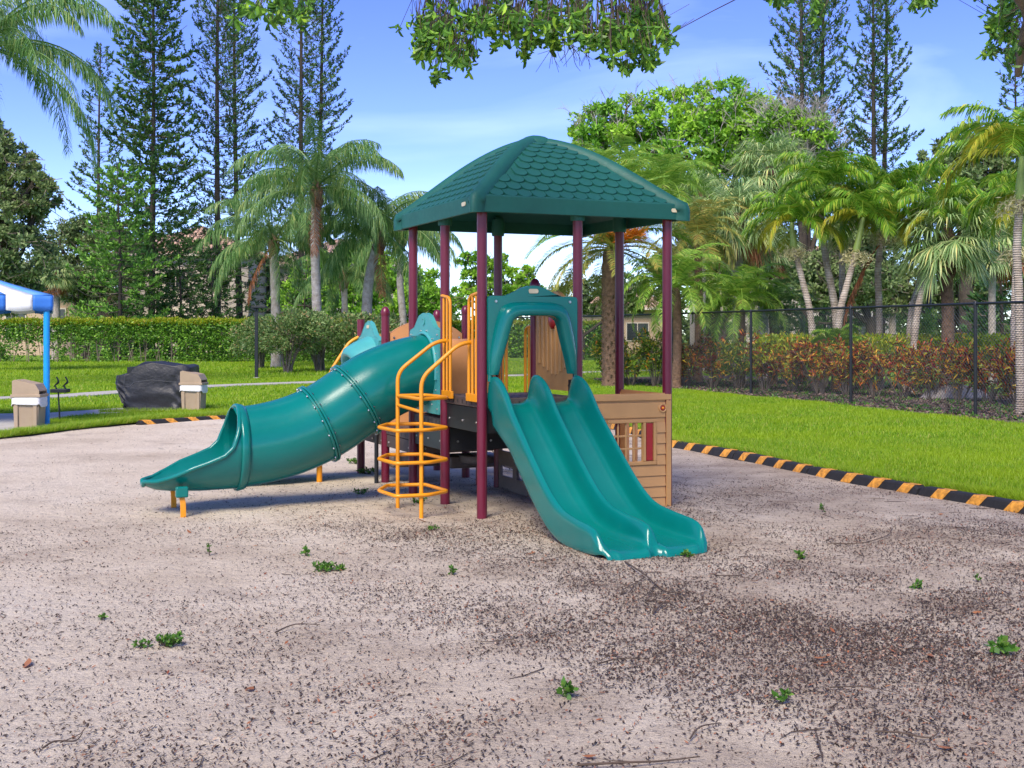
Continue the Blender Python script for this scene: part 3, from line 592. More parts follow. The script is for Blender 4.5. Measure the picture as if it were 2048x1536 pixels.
def plaque(T, par):
    a = np.linspace(0, 2*PI, 20, endpoint=False); out = [(.030*np.sign(math.cos(x))*1.0+.014*math.cos(x), .017*math.sin(x)) for x in a]
    g = G(); panel(g, out, [], T, .004); o = g.build('plaque', CREAM, par)
    g = G()
    for q in range(5): panel(g, [(-.026+q*.0115, -.006), (-.019+q*.0115, -.006), (-.0175+q*.0115, .006), (-.0245+q*.0115, .006)], [], lambda a, b, d: T(a, b, .004+d), .0015)
    return o
plaque(lambda a, b, d: (2*S+.02+a, RC[1]-HWd-.0225-d, 2.555+b), roofo)
plaque(lambda a, b, d: (RC[0]-HWd-.0225-d, .12-a, 2.555+b), roofo)

# decks
def deck(i, j, z, label=None):
    x, y = pj(i, j); g = G(); box(g, (x+.02, y+.02, z-.022), (x+S-.02, y+S-.02, z))
    o = g.build('deck', DECK, play, bevel=.005)
    g = G(); e = .006
    for (a, b, c, d_) in ((.03, -.004, S-.03, .016), (.03, S-.016, S-.03, S+.004), (-.004, .03, .016, S-.03), (S-.016, .03, S+.004, S-.03)): box(g, (x+a, y+b, z-.075), (x+c, y+d_, z+.004))
    g.build('deck_lip', DECK, o, bevel=.006)
    g = G()
    for f in np.linspace(.12, S-.12, 7):
        for s_ in (-1, 1):
            a = math.radians(25); 
            box(g, (x+f-.004, y-.0065, z-.055), (x+f+.004, y-.0035, z-.022)); box(g, (x-.0065, y+f-.004, z-.055), (x-.0035, y+f+.004, z-.022)); break
    tag(g.build('deck_slot', BLACKM, o), kind='stuff')
    g = G()
    for f in np.linspace(.1, S-.1, 6):
        for h in np.linspace(.1, S-.1, 6): lathe(g, [(0, z+.0035), (.012, z+.003), (.014, z+.0005)], (x+f, y+h, 0), 6)
    tag(g.build('deck_stud', BLACKM, o), kind='stuff')
deck(0, 0, .955); deck(0, 1, .735); deck(0, 2, .55); deck(0, 3, .55)
for (i, j, z) in ((0, 0, .875), (0, 1, .655), (0, 2, .47), (0, 3, .47)):
    x, y = pj(i, j); g = G(); h = .20 if z > .5 else .12
    for (a, b, c, d_) in ((.045, .0, S-.045, .014), (.045, S-.014, S-.045, S), (.0, .045, .014, S-.045), (S-.014, .045, S, S-.045)): box(g, (x+a, y+b, z-h), (x+c, y+d_, z))
    o = g.build('deck_frame', DECK if z < .5 else BLACKM, play, bevel=.003); g = G()
    for f in (.12, S*.5, S-.12):
        bolt(g, (x-.001, y+f, z-h*.6), (-1, 0, 0)); bolt(g, (x+f, y-.001, z-h*.6), (0, -1, 0))
    tag(g.build('bolt', STEEL, o), kind='stuff')

# double slide (local u across .03..S-.03, v forward negative)
U0, U1 = .045, S-.035; UC = (U0+U1)/2; UW = (U1-U0)/2
path = np.array([(-.012, .925), (-.10, .925), (-.19, .885), (-.32, .785), (-.5, .645), (-.75, .448), (-1.0, .262), (-1.2, .145), (-1.38, .088), (-1.6, .062), (-1.85, .052), (-2.0, .046), (-2.06, .036), (-2.095, .012), (-2.11, -.03), (-2.112, -.07)])
path = spline(np.column_stack([path[:, 0], path[:, 1]]), 5); arc = np.concatenate([[0], np.cumsum(np.linalg.norm(np.diff(path, axis=0), axis=1))]); arc /= arc[-1]
Tn = nrm(np.gradient(path, axis=0)); Nn = np.stack([Tn[:, 1], -Tn[:, 0]], 1); Nn *= np.sign(Nn[:, 1:2]+1e-9)
hr_t = np.interp(path[:, 0]*-1, [.012, .03, .06, .10, .16, .24, .40, .8, 1.2, 1.4, 1.6, 1.85, 1.93, 1.985, 2.02, 2.05, 2.08], [.10, .17, .205, .215, .215, .205, .175, .165, .16, .15, .145, .135, .122, .09, .045, .012, .0])
sec = []
def secpts(hr, sk, end):
    s_ = []
    L1 = lambda x, z: s_.append((x, z))
    L1(-1.02, -sk); L1(-1.03, hr*.45); L1(-1.025, hr-.03*min(1, hr/.1)); L1(-.99, hr); L1(-.955, hr+.004); L1(-.92, hr-.012*min(1, hr/.1)); L1(-.885, hr*.6); L1(-.84, hr*.18); L1(-.77, .004); L1(-.62, -.006); L1(-.42, -.010); L1(-.26, -.004); L1(-.17, .006+hr*.05)
    L1(-.115, hr*.30); L1(-.085, hr*.72); L1(-.055, hr*.97+.0); L1(-.02, hr+.012*min(1, hr/.1)); L1(.02, hr+.012*min(1, hr/.1)); L1(.055, hr*.97); L1(.085, hr*.72); L1(.115, hr*.30)
    for x, z in [(.17, .006+hr*.05), (.26, -.004), (.42, -.010), (.62, -.006), (.77, .004), (.84, hr*.18), (.885, hr*.6), (.92, hr-.012*min(1, hr/.1)), (.955, hr+.004), (.99, hr), (1.025, hr-.03*min(1, hr/.1)), (1.03, hr*.45), (1.02, -sk)]: L1(x, z)
    L1(.97, -sk); L1(.93, -.03); L1(.5, -.03); L1(0, -.03); L1(-.5, -.03); L1(-.93, -.03); L1(-.97, -sk)
    return s_
rings = []
for (v, z), (nv, nz_), hr, a in zip(path, Nn, hr_t, arc):
    sk = np.interp(-v, [0, .1, .2, .5, 1.4, 1.8, 2.0, 2.1], [.04, .09, .15, .075, .07, .05, .03, .01])
    wsc = np.interp(-v, [0, 1.3, 1.7, 1.98, 2.05, 2.1, 2.12], [.97, 1.0, 1.05, 1.06, 1.02, .95, .92]); lobe = np.clip((-v-1.95)/.15, 0, 1)
    sp = spline([(x, h, 0) for x, h in secpts(hr, sk, 0)], 3, closed=True)[:, :2]
    V = []
    for x, h in sp:
        back = lobe*.055*math.exp(-(x/.16)**2)+lobe*.05*max(0, abs(x)-.80)**1.5*4  # scalloped exit
        V.append((UC+x*UW*wsc, v+nv*h+back, z+nz_*h))
    rings.append(V)
rings = np.array(rings); g = G(); grid(g, rings, cv=True); g.add(rings[0], np.arange(rings.shape[1])[::-1]); g.add(rings[-1], np.arange(rings.shape[1]))
ds = g.build('double_slide', TEAL, play, smooth=True); ds['label'] = 'teal double slide with two side-by-side chutes'
for s_ in (U0+.01, U1-.01):
    g = G(); tube(g, [(s_, -.04, 1.10), (s_, -.04, 1.24)], .02, 10); g.build('slide_bracket', TEAL, play, autosm=True)

# arch hood over the double slide
def sm_arch(P, n=6): return spline(P, n)
AC = S/2
out_half = [(-.400, 1.155), (-.405, 1.35), (-.405, 1.6), (-.405, 1.775), (-.395, 1.795), (-.36, 1.80), (-.26, 1.80), (-.19, 1.825), (-.11, 1.865), (-.045, 1.885), (0, 1.888)]
inn_half = [(-.325, 1.155), (-.305, 1.25), (-.275, 1.36), (-.245, 1.47), (-.225, 1.55), (-.205, 1.60), (-.165, 1.628), (-.11, 1.636), (-.05, 1.638), (0, 1.638)]
def full(h): return h+[(-x, z) for x, z in h[::-1][1:]]
outl = full(out_half); inl = full(inn_half)
g = G(); poly = outl+inl[::-1]
panel(g, poly, [], lambda a, b, d: (AC+a, -.055+d, b), .035)
arch = g.build('slide_hood', TEAL, play, bevel=.006, autosm=True)
# raised flowing band on the hood
ic = spline([(x, z, 0) for x, z in inl], 4)[:, :2]; n = len(ic)
mid_half = [(-.392, 1.155), (-.388, 1.3), (-.372, 1.42), (-.345, 1.55), (-.315, 1.65), (-.275, 1.715), (-.20, 1.745), (-.11, 1.752), (-.05, 1.754), (0, 1.754)]
mc = spline([(x, z, 0) for x, z in full(mid_half)], 4)[:, :2]
P = []
for (xi, zi), (xm, zm), t in zip(ic, mc, np.linspace(0, 1, n)):
    d = .045+.065*math.sin(PI*t)**.6; row = []
    for w_, dep in ((0, 0), (.06, .35), (.16, .70), (.32, .92), (.5, 1.0), (.72, 1.0), (.90, .95), (.98, .80), (1.0, .5), (.99, 0)):
        row.append((AC+xm*(1-w_)+xi*w_, -.052-d*dep, zm*(1-w_)+zi*w_))
    P.append(row)
P = np.array(P); gg = G(); grid(gg, P[:, ::-1]); gg.add(P[0], np.arange(10)); gg.add(P[-1], np.arange(10)[::-1]); gg.build('hood_band', TEAL, arch, smooth=True)
plaque(lambda a, b, d: (AC+a, -.0565-d, 1.842+b*1.1), arch)
g = G()
for x in (-.335, .335): bolt(g, (AC+x, -.056, 1.755), (0, -1, 0), .013, .006)
tag(g.build('bolt', STEEL, arch), kind='stuff')

# ------------- tube slide
VC = 1.31*1.0
pt = [(.04, 1.165), (-.12, 1.150), (-.32, 1.090), (-.52, 1.00), (-.72, .875), (-.98, .715), (-1.25, .605), (-1.5, .545), (-1.74, .515)]
pc = spline([(a, VC, b) for a, b in pt], 6); RT = .315
RTv = np.interp(-pc[:, 0], [0, .5, 1.7], [.315, .335, .345])
T, A, B = ringframe(pc)
tubeo = thing_t = None
def seg(i0, i1, name='tube_section'):
    g = G(); tube(g, pc[i0:i1+1], RTv[i0:i1+1], 40, caps=False); tube(g, pc[i0:i1+1][::-1], RTv[i0:i1+1][::-1]-.012, 40, caps=False); return g
kA = int(np.argmin(np.abs(pc[:, 0]+.70))); kB = int(np.argmin(np.abs(pc[:, 0]+1.02)))
g = seg(0, len(pc)-1); tub = g.build('tube_slide', TEAL, play, smooth=True); tub['label'] = 'teal curved tube slide with open flared exit'
def flange(k):
    c = pc[k]; t_ = nrm(pc[k+1]-pc[k-1]); R0 = RTv[k]; a = nrm(np.cross(t_, [0, 1, 0])); b = np.array([0, 1., 0])
    for s_ in (-.013, .013):
        g = G(); ring_ = []
        for q in range(48):
            th_ = q*2*PI/48; rad = a*math.cos(th_)+b*math.sin(th_)
            ring_.append([c+t_*(s_+dx)+rad*(R0+dr) for dx, dr in ((-.011, -.004), (-.010, .022), (-.004, .028), (.006, .028), (.0115, .022), (.0115, -.004))])
        grid(g, np.array(ring_), cu=True, cv=True); g.build('flange', TEAL, tub, autosm=True)
    g = G()
    for q in range(16):
        th_ = (q+.5)*2*PI/16; rad = a*math.cos(th_)+b*math.sin(th_); p = c+rad*(R0+.016); bolt(g, p-t_*.026, -t_, .009, .006); bolt(g, p+t_*.026, t_, .009, .008)
    tag(g.build('bolt', STEEL, tub), kind='stuff')
flange(kA); flange(kB)
# entrance panel
eo_half = [(-.40, .775), (-.40, 1.2), (-.40, 1.50), (-.385, 1.525), (-.33, 1.535), (-.27, 1.55), (-.21, 1.60), (-.14, 1.655), (-.06, 1.675), (0, 1.678)]
eol = full(eo_half); hole = [(.285*math.cos(a), 1.15+.285*math.sin(a)) for a in np.linspace(0, 2*PI, 36, endpoint=False)]
g = G(); panel(g, eol, [hole], lambda a, b, d: (-.045+d, 1.5*S-a, b), .04); ep = g.build('entrance_panel', TEALF, tub, bevel=.006, autosm=True)
g = G(); arcp = [(-.05, 1.5*S+.345*math.cos(a), 1.15+.345*math.sin(a)) for a in np.linspace(-.2, PI+.2, 30)]; tube(g, arcp, .018, 8)
tube(g, [(-.05, 1.5*S+.025*math.cos(a), 1.60+.03*math.sin(a)) for a in np.linspace(.7, 5.4, 12)], .005, 6)
g.build('panel_rim', TEALF, ep, smooth=True)
g = G()
for a in np.linspace(0, 2*PI, 14, endpoint=False): bolt(g, (-.046, 1.5*S+.395*math.cos(a)*.9, 1.15+.375*math.sin(a)), (-1, 0, 0), .009)
for y_, z_ in ((-.36, 1.48), (.36, 1.48), (-.36, .82), (.36, .82)): bolt(g, (-.046, 1.5*S+y_, z_), (-1, 0, 0), .010)
tag(g.build('bolt', STEEL, ep), kind='stuff')
# exit: flared open chute
cu = pc[-1]; UE = cu[0]
hts = [(0, .71), (.015, .66), (.04, .52), (.09, .38), (.16, .315), (.26, .275), (.42, .215), (.55, .15), (.66, .095), (.73, .06), (.775, .035)]
us = np.interp(np.linspace(0, 1, 40)**1.25*.775, [0, 1], [0, 1]); us = np.linspace(0, 1, 44)**1.4*.775
P = []; rimL = []; rimR = []
for d_ in us:
    wv = np.interp(d_, [a for a, b in hts], [b for a, b in hts]); R = np.interp(d_, [0, .05, .2, .5, .775], [.352, .36, .36, .35, .34]); zb = np.interp(d_, [0, .3, .55, .68, .775], [.165, .16, .168, .185, .225])
    lat = np.interp(d_, [0, .45, .6, .7, .745, .775], [1, 1, .93, .76, .60, .42]); cosv = np.clip(1-wv/R, -1, 1); phi = math.acos(cosv)
    row = []
    for q in np.linspace(-1, 1, 33):
        a = q*phi; row.append((UE-d_, VC+R*math.sin(a)*lat, zb+R*(1-math.cos(a))))
    P.append(row); rimR.append(row[0]); rimL.append(row[-1])
P = np.array(P); g = G(); grid(g, P); Nrm = np.zeros_like(P)
# inner shell, slightly inset, joined visually by the rolled rim
Pi = P.copy(); ctr = np.array([[ [UE-d_, VC, .165+.35] ] for d_ in us]); Pi = P+nrm(ctr-P)*.018; grid(g, Pi[:, ::-1])
rim = np.array(rimR+[tuple(P[-1][q]) for q in range(1, 32)]+rimL[::-1]); 
tube(g, rim+[0, 0, .002], .019, 10)
ex = g.build('exit_chute', TEAL, tub, smooth=True)
g = G(); ring_ = []
for q in range(48):
    th_ = q*2*PI/48; rad = np.array([0, math.sin(th_), -math.cos(th_)]); c = np.array([UE, VC, .165+.352])
    ring_.append([c+np.array([dx, 0, 0])+rad*(.352+dr) for dx, dr in ((.055, -.006), (.055, .006), (.03, .016), (.0, .022), (-.02, .018), (-.02, -.012), (.02, -.014))])
grid(g, np.array(ring_), cu=True, cv=True); g.build('collar', TEAL, tub, smooth=True)
for v_, s_ in ((VC-.27, -1), (VC+.27, 1)):
    g = G(); x = UE-.50; pl = spline([(x, v_-s_*.08, .19), (x-.005, v_-s_*.02, .16), (x+.01, v_+s_*.0, .09), (x+.012, v_+s_*.004, -.15)], 4); T_, A_, B_ = ringframe(pl)
    P = np.array([[p+np.array([dx, dy, 0]) for dx, dy in ((-.022, -.012), (.022, -.012), (.022, .012), (-.022, .012))] for p in pl]); grid(g, P, cv=True); g.build('exit_leg', YELLOW, tub, bevel=.003)
    g = G(); box(g, (x-.05, v_-.035, .145), (x+.05, v_+.035, .235)); g.build('leg_bracket', TEAL, tub, bevel=.012)

# ------------- yellow loop ladder with handrails
lad = G(); XR = -.455
lo_ = thing_l = None
railpts = {}
for v_, ve, ue in ((.195, .155, -.03), (.815, .745, -.03)):
    railpts[v_] = bend([(XR, v_, -.2), (XR, v_, 1.15), (XR+.02, v_, 1.18), (-.12, ve, 1.425), (ue, ve, 1.43)], .05)
g = G(); tube(g, bend([(XR, .195, -.2), (XR, .195, 1.13), (-.13, .155, 1.415), (-.015, .155, 1.42)], .09, 7), .0175, 12); ladder = g.build('loop_ladder', YELLOW, play, smooth=True); ladder['label'] = 'yellow loop ladder with bent handrails'
g = G(); tube(g, bend([(XR, .815, -.2), (XR, .815, 1.16), (-.13, .745, 1.425), (-.015, .745, 1.43)], .09, 7), .0175, 12); g.build('rail', YELLOW, ladder, smooth=True)
loop = [(-.695, .60), (-.52, .905), (-.20, .83), (-.175, .33), (-.40, .17), (-.675, .19)]
for z_ in (.175, .44, .705):
    g = G(); P = []; m_ = len(loop)
    for i in range(m_):
        p0 = np.array([*loop[i-1], z_]); p1 = np.array([*loop[i], z_]); p2 = np.array([*loop[(i+1) % m_], z_]); r_ = .05
        a = p1+nrm(p0-p1)*r_; b = p1+nrm(p2-p1)*r_
        for t in np.linspace(0, 1, 5): P.append((1-t)**2*a+2*t*(1-t)*p1+t*t*b)
    tube(g, np.array(P), .0155, 10, closed=True); g.build('rung_loop', YELLOW, ladder, smooth=True)
g = G(); tube(g, bend([(XR, .815, .955), (-.20, .83, .955), (-.16, .35, .955), (XR, .195, .955)], .06), .0155, 10); tube(g, [(XR, .815, .955), (XR, .195, .955)], .0155, 10); g.build('rung_loop', YELLOW, ladder, smooth=True)
g = G(); tube(g, [(XR, .815, .875), (XR, .195, .85)], .014, 10); g.build('crossbar', YELLOW, ladder, smooth=True)
# guard bars both sides of the opening
def guard(p0, dir_, z0, z1, n=3, sp=.082, off=(0, 0)):
    p0 = np.array([*p0, 0.]); dir_ = np.array([*dir_, 0.]); g = G()
    o = None
    for k in range(n):
        p = p0+dir_*(.05+k*sp); g = G()
        if k == n-1: P = bend([p+[0, 0, z0], p+[0, 0, z1], p0+dir_*.0+[0, 0, z1+.025]], .07, 6)
        else: P = np.array([p+[0, 0, z0], p+[0, 0, z1+.0]])
        tube(g, P, .0115 if k < n-1 else .014, 10)
        b = g.build('guard_bar' if k == 0 else 'bar', YELLOW, play if k == 0 else o, smooth=True)
        if k == 0: o = b
    g = G(); q = p0+dir_*.035; e = p0+dir_*(.055+(n-1)*sp+.03); lo = np.minimum(q, e)-[.012, .012, 0]; hi = np.maximum(q, e)+[.012, .012, 0]; lo[2] = z0-.055; hi[2] = z0+.01; box(g, lo, hi); g.build('foot_plate', YELLOW, o, bevel=.003)
guard((-.03, .0), (0, 1), .985, 1.80); guard((-.03, S), (0, -1), .985, 1.80)
guard((S+.0, S), (0, 1), .765, 1.545); guard((S+.0, 2*S), (0, -1), .765, 1.545)

# ------------- tan panels
def border(pts): return pts
# ribbed panel with the red disc, between posts (1,0) and (1,1)
g = G(); top = [(.05, 1.0), (.05, 1.70), (.09, 1.735), (.18, 1.75), (.25, 1.80), (.36, 1.85), (.436, 1.86), (.51, 1.85), (.62, 1.80), (.69, 1.75), (.78, 1.735), (.82, 1.70), (.82, 1.0)]
panel(g, top, [], lambda a, b, d: (S-.012+d, a, b), .03); rb = g.build('ribbed_panel', TAN, play, bevel=.006, autosm=True); rb['label'] = 'tan ribbed panel behind the slide hood'
for k in range(8):
    y_ = .13+k*.087; z0 = 1.12+.0*k+.06*abs(k-3.5)*.5; g = G(); tube(g, [(S-.014, y_, z0), (S-.014, y_, 1.66)], .016, 8); g.build('rib', TAN, rb, smooth=True)
g = G(); a = np.linspace(0, 2*PI, 28, endpoint=False); lathe(g, [(0, .028), (.05, .026), (.068, .012), (.07, 0)], (0, 0, 0), 28)
dsc = g.build('disc', RED, rb, smooth=True); dsc.rotation_euler = (0, -PI/2, 0); dsc.location = (S-.02, .44, 1.60)
g = G(); box(g, (S-.045, .06, .955), (S-.02, .09, 1.10)); bolt(g, (S-.045, .075, 1.05), (-1, 0, 0)); g.build('hinge', BLACKM, rb)

# playhouse walls
def lap(g, x0, x1, z0, z1, n, T):
    for k in range(n):
        a, b = z0+(z1-z0)*k/n, z0+(z1-z0)*(k+1)/n
        P = [T(x0, a+.002, .014), T(x1, a+.002, .014), T(x1, b-.001, .004), T(x0, b-.001, .004), T(x0, a+.002, 0), T(x1, a+.002, 0), T(x1, b-.001, 0), T(x0, b-.001, 0)]
        g.add(P, [[0, 1, 2, 3], [4, 5, 1, 0], [5, 6, 2, 1], [7, 4, 0, 3], [6, 7, 3, 2]])
def house_wall(T, name, label):
    W_ = S-.06; zt = .97
    g = G(); wx0, wx1, wz0, wz1 = .22, .53, .39, .72
    panel(g, [(0.0, -.05), (W_, -.05), (W_, zt-.02), (W_-.02, zt), (0.02, zt), (0, zt-.02)], [[(wx0, wz0), (wx1, wz0), (wx1, wz1), (wx0, wz1)]], T, -.02)
    o = g.build(name, TAN, play, bevel=.005, autosm=True); o['label'] = label
    def pb(x0, x1, z0, z1, d0, d1, nm='trim', mat=TAN):
        g = G(); P = [T(x, z, d) for d in (d0, d1) for z in (z0, z1) for x in (x0, x1)]
        g.add(P, [[0, 1, 3, 2], [4, 6, 7, 5], [0, 4, 5, 1], [2, 3, 7, 6], [0, 2, 6, 4], [1, 5, 7, 3]]); return g.build(nm, mat, o, bevel=.004)
    pb(.0, W_, zt-.055, zt-.004, .001, .020); pb(W_-.05, W_-.002, -.05, zt-.058, .001, .020); pb(.0, .045, -.05, zt-.058, .001, .020)
    pb(.05, W_-.055, .765, .895, .001, .012)
    for x0, x1, z0, z1 in ((wx0-.035, wx1+.135, wz1+.003, wz1+.032), (wx0-.035, wx1+.135, wz0-.032, wz0-.003), (wx0-.035, wx0-.003, wz0-.002, wz1+.002), (wx1+.003, wx1+.030, wz0-.002, wz1+.002), (wx1+.105, wx1+.135, wz0-.002, wz1+.002)): pb(x0, x1, z0, z1, .001, .018, 'window_frame')
    pb(wx1+.036, wx1+.098, wz0+.004, wz1-.004, .001, .014, 'shutter', RED)
    n3 = 4; 
    for k in range(1, n3): x = wx0+(wx1-wx0)*k/n3; pb(x-.009, x+.009, wz0+.001, wz1-.001, -.016, -.002, 'muntin')
    for k in (1, 2): z = wz0+(wz1-wz0)*k/3; pb(wx0+.001, wx1-.001, z-.009, z+.009, -.018, -.004, 'muntin')
    for k in range(8):
        g = G(); z0 = -.02+.093*k; z1 = z0+.09
        x0 = wx1+.14 if (z1 > wz0-.03 and z0 < wz1+.03) else .05
        x1 = W_-.055; lap(g, x0, x1, z0, z1, 1, T); g.build('siding_board', TAN, o)
        if x0 > .1: g = G(); lap(g, .05, wx0-.04, z0, z1, 1, T); g.build('siding_board', TAN, o)
    g = G(); c = (W_-.085, .845)
    ring_ = [(.040, .0), (.040, .020), (.034, .023), (.026, .020), (.024, .014), (0, .014)]
    P = np.array([[T(c[0]+r*math.cos(a), c[1]+r*math.sin(a), d) for a in np.linspace(0, 2*PI, 20, endpoint=False)] for r, d in ring_]); grid(g, P, cv=True); g.build('bolt_boss', TAN, o, smooth=True)
    g = G(); P = np.array([[T(c[0]+r*math.cos(a), c[1]+r*math.sin(a), d) for a in np.linspace(0, 2*PI, 16, endpoint=False)] for r, d in ((.022, .014), (.022, .020), (.017, .022), (.012, .018), (0, .018))]); grid(g, P, cv=True); g.build('bolt_ring', RED, o, smooth=True)
    g = G(); P = np.array([[T(c[0]+r*math.cos(a), c[1]+r*math.sin(a), d) for a in np.linspace(0, 2*PI, 12, endpoint=False)] for r, d in ((.012, .018), (.010, .026), (0, .026))]); grid(g, P, cv=True); g.build('bolt', YELLOW, o, smooth=True)
    return o
house_wall(lambda a, b, d: (S+.05+a+.03, -.022-d, b), 'house_wall', 'tan playhouse wall with lattice window and red shutter')
def side_panel(T, w_, zt, name, mat, hol=()):
    g = G(); panel(g, [(0, -.05), (w_, -.05), (w_, zt-.02), (w_-.02, zt), (.02, zt), (0, zt-.02)], hol, T, .028); return g.build(name, mat, play, bevel=.005, autosm=True)
side_panel(lambda a, b, d: (2*S-.014+d, .045+a, b), S-.09, .965, 'side_wall', TANO, [[(.10, .28), (.50, .28), (.50, .78), (.10, .78)], [(.56, .28), (.66, .28), (.66, .78), (.56, .78)]])
# taupe under-deck panel with openings between posts (1,1) and (1,2) and the steering wheel behind it
g = G(); hs = [[(.06+c*.39, z0), (.36+c*.39, z0), (.36+c*.39, z1), (.06+c*.39, z1)] for c in (0, 1) for z0, z1 in ((.12, .22), (.36, .46))]
panel(g, [(0, -.03), (S-.09, -.03), (S-.09, .62), (0, .62)], hs, lambda a, b, d: (S-.01+d, S+.045+a, b), .03); up = g.build('under_deck_panel', TAUPE, play, bevel=.005, autosm=True)
g = G(); tube(g, [(S+.05, 1.30+.09*math.cos(a), .19+.09*math.sin(a)) for a in np.linspace(0, 2*PI, 24, endpoint=False)], .014, 8, closed=True); tube(g, [(S+.05, 1.21, .19), (S+.05, 1.39, .19)], .01, 6); g.build('steering_wheel', TAUPE, up, smooth=True)
g = G(); panel(g, [(.0, -.03), (S-.09, -.03), (S-.09, .62), (0, .62)], [[(.08, .2), (.7, .2), (.7, .5), (.08, .5)]], lambda a, b, d: (S-.01+d, .045+a, b), .03); g.build('under_deck_panel', TAUPE, play, bevel=.005, autosm=True)
# arched tan barrier on the far deck with slot holes
def arched(T, zb, zl, zm, name, mat, holes):
    w_ = S-.09; out = [(0, zb), (w_, zb)]+[(w_*(1-t), zl+(zm-zl)*math.sin(PI*t)**.8) for t in np.linspace(0, 1, 13)]; g = G(); panel(g, out, holes, T, .03); return g.build(name, mat, play, bevel=.006, autosm=True)
def slot(cx, cz, w_, h): return [(cx+w_*math.copysign(1, math.cos(a))*.5+h*math.cos(a), cz+h*math.sin(a)) for a in np.linspace(.1, 2*PI+.1, 12, endpoint=False)]
b3 = arched(lambda a, b, d: (.045+a, 3*S-.015+d, b), .58, 1.49, 1.63, 'barrier_panel', TANO, [slot(.62, 1.50, .07, .022), slot(.48, 1.52, .02, .018), slot(.30, 1.52, .02, .018)])
g = G()
for x, z in ((.085, 1.45), (.79, 1.45), (.085, .7), (.79, .7)): bolt(g, (x, 3*S-.016, z), (0, -1, 0), .012)
tag(g.build('bolt', STEEL, b3), kind='stuff')
arched(lambda a, b, d: (.045+a, 4*S-.015+d, b), .58, 1.40, 1.52, 'barrier_panel', TAN, [])
# curved climbing scoop with oval hole seen between the guard bars
g = G(); P = []
prof = spline([(0, 0, 1.40), (-.05, 0, 1.42), (-.12, 0, 1.36), (-.14, 0, 1.2), (-.10, 0, 1.02), (-.07, 0, .85), (-.02, 0, .74)], 4)
for p in prof: P.append([(.10+q*.66, 2*S-.06+p[0]-.02*math.sin(PI*q), p[2]) for q in np.linspace(0, 1, 9)])
grid(g, np.array(P)); sc_ = g.build('climbing_scoop', TANO, play, smooth=True); md = sc_.modifiers.new('thick', 'SOLIDIFY'); md.thickness = .02
g = G(); tube(g, [(.56+.035*math.cos(a), 2*S-.19, 1.03+.075*math.sin(a)) for a in np.linspace(0, 2*PI, 20, endpoint=False)], .011, 8, closed=True); g.build('grip_ring', YELLOW, sc_, smooth=True)

# second small slide on the far deck: faded hood and chute, going left
g = G(); h2 = [(-.38, .62), (-.38, 1.42), (-.34, 1.45), (-.26, 1.47), (-.17, 1.54), (-.09, 1.60), (0, 1.62)]; i2 = [(-.26, .62), (-.25, 1.0), (-.22, 1.2), (-.12, 1.29), (0, 1.31)]
panel(g, full(h2)+full(i2)[::-1], [], lambda a, b, d: (-.05+d, 3.5*S-a, b), .035); sh2 = g.build('small_slide', TEALF, play, bevel=.006, autosm=True); sh2['label'] = 'faded teal hood of the small slide on the far deck'
ic = spline([(x, z, 0) for x, z in full(i2)], 4)[:, :2]; n = len(ic); mc = spline([(x, z, 0) for x, z in full([(-.36, .62), (-.35, 1.0), (-.33, 1.28), (-.20, 1.42), (0, 1.46)])], 4)[:, :2]; P = []
for (xi, zi), (xm, zm), t in zip(ic, mc, np.linspace(0, 1, n)):
    d = .06+.20*math.sin(PI*t)**.7; P.append([(-.05-d*dep, 3.5*S-(xm*(1-w_)+xi*w_), zm*(1-w_)+zi*w_-.25*d*dep) for w_, dep in ((0, 0), (.15, .5), (.4, .9), (.7, 1), (.95, .95), (1, .6), (.98, 0))])
g = G(); P = np.array(P); grid(g, P); g.build('hood_band', TEALF, sh2, smooth=True)
plaque(lambda a, b, d: (-.052-d, 3.5*S-a, 1.56+b), sh2)
g = G(); P = []
for (u_, z_) in spline([(-.02, 0, .56), (-.15, 0, .54), (-.5, 0, .36), (-.9, 0, .16), (-1.2, 0, .10), (-1.45, 0, .09)], 4)[:, [0, 2]]:
    P.append([(u_, 3.5*S+x*.30, z_+h) for x, h in ((-1.05, -.03), (-1.05, .13), (-.95, .14), (-.88, .02), (-.5, 0), (0, -.005), (.5, 0), (.88, .02), (.95, .14), (1.05, .13), (1.05, -.03))])
grid(g, np.array(P), cv=True); g.build('chute', TEALF, sh2, smooth=True)
g = G(); tube(g, [(-.62, 3.5*S-.2, -.1), (-.62, 3.5*S-.2, .30)], .03, 8); g.build('slide_leg', YELLOW, sh2, smooth=True)
g = G(); tube(g, [(-.10, 3*S-.02, -.1), (-.10, 3*S-.02, .50)], .022, 8); g.build('slide_leg', BLACKM, sh2, smooth=True)
g = G(); tube(g, bend([(-.04, 3.95*S, 1.45), (-.14, 3.95*S, 1.40), (-.34, 3.95*S, 1.10), (-.5, 3.95*S, .6)], .06), .018, 8); g.build('handrail', YELLOW, sh2, smooth=True)
# taupe stepping pads
for (u_, v_, z_) in ((-.02, 2.47, .28), (.42, 1.98, .30)):
    x, y = u_, v_*1.0; g = G(); lathe(g, [(0, z_), (.17, z_), (.20, z_-.012), (.205, z_-.03), (.20, z_-.075), (.15, z_-.10), (0, z_-.10)], (x+.35, y, 0), 24); st = g.build('step_pad', TAUPE, play, smooth=False, autosm=True)
    g = G(); tube(g, [(x+.35, y, -.1), (x+.35, y, z_-.08)], .035, 10); g.build('step_leg', MAROON, st, smooth=True)
    g = G(); box(g, (x+.05, y+.02, z_-.14), (x+.62, y+.35, z_-.02)); g.build('step_box', TAUPE, st, bevel=.02)
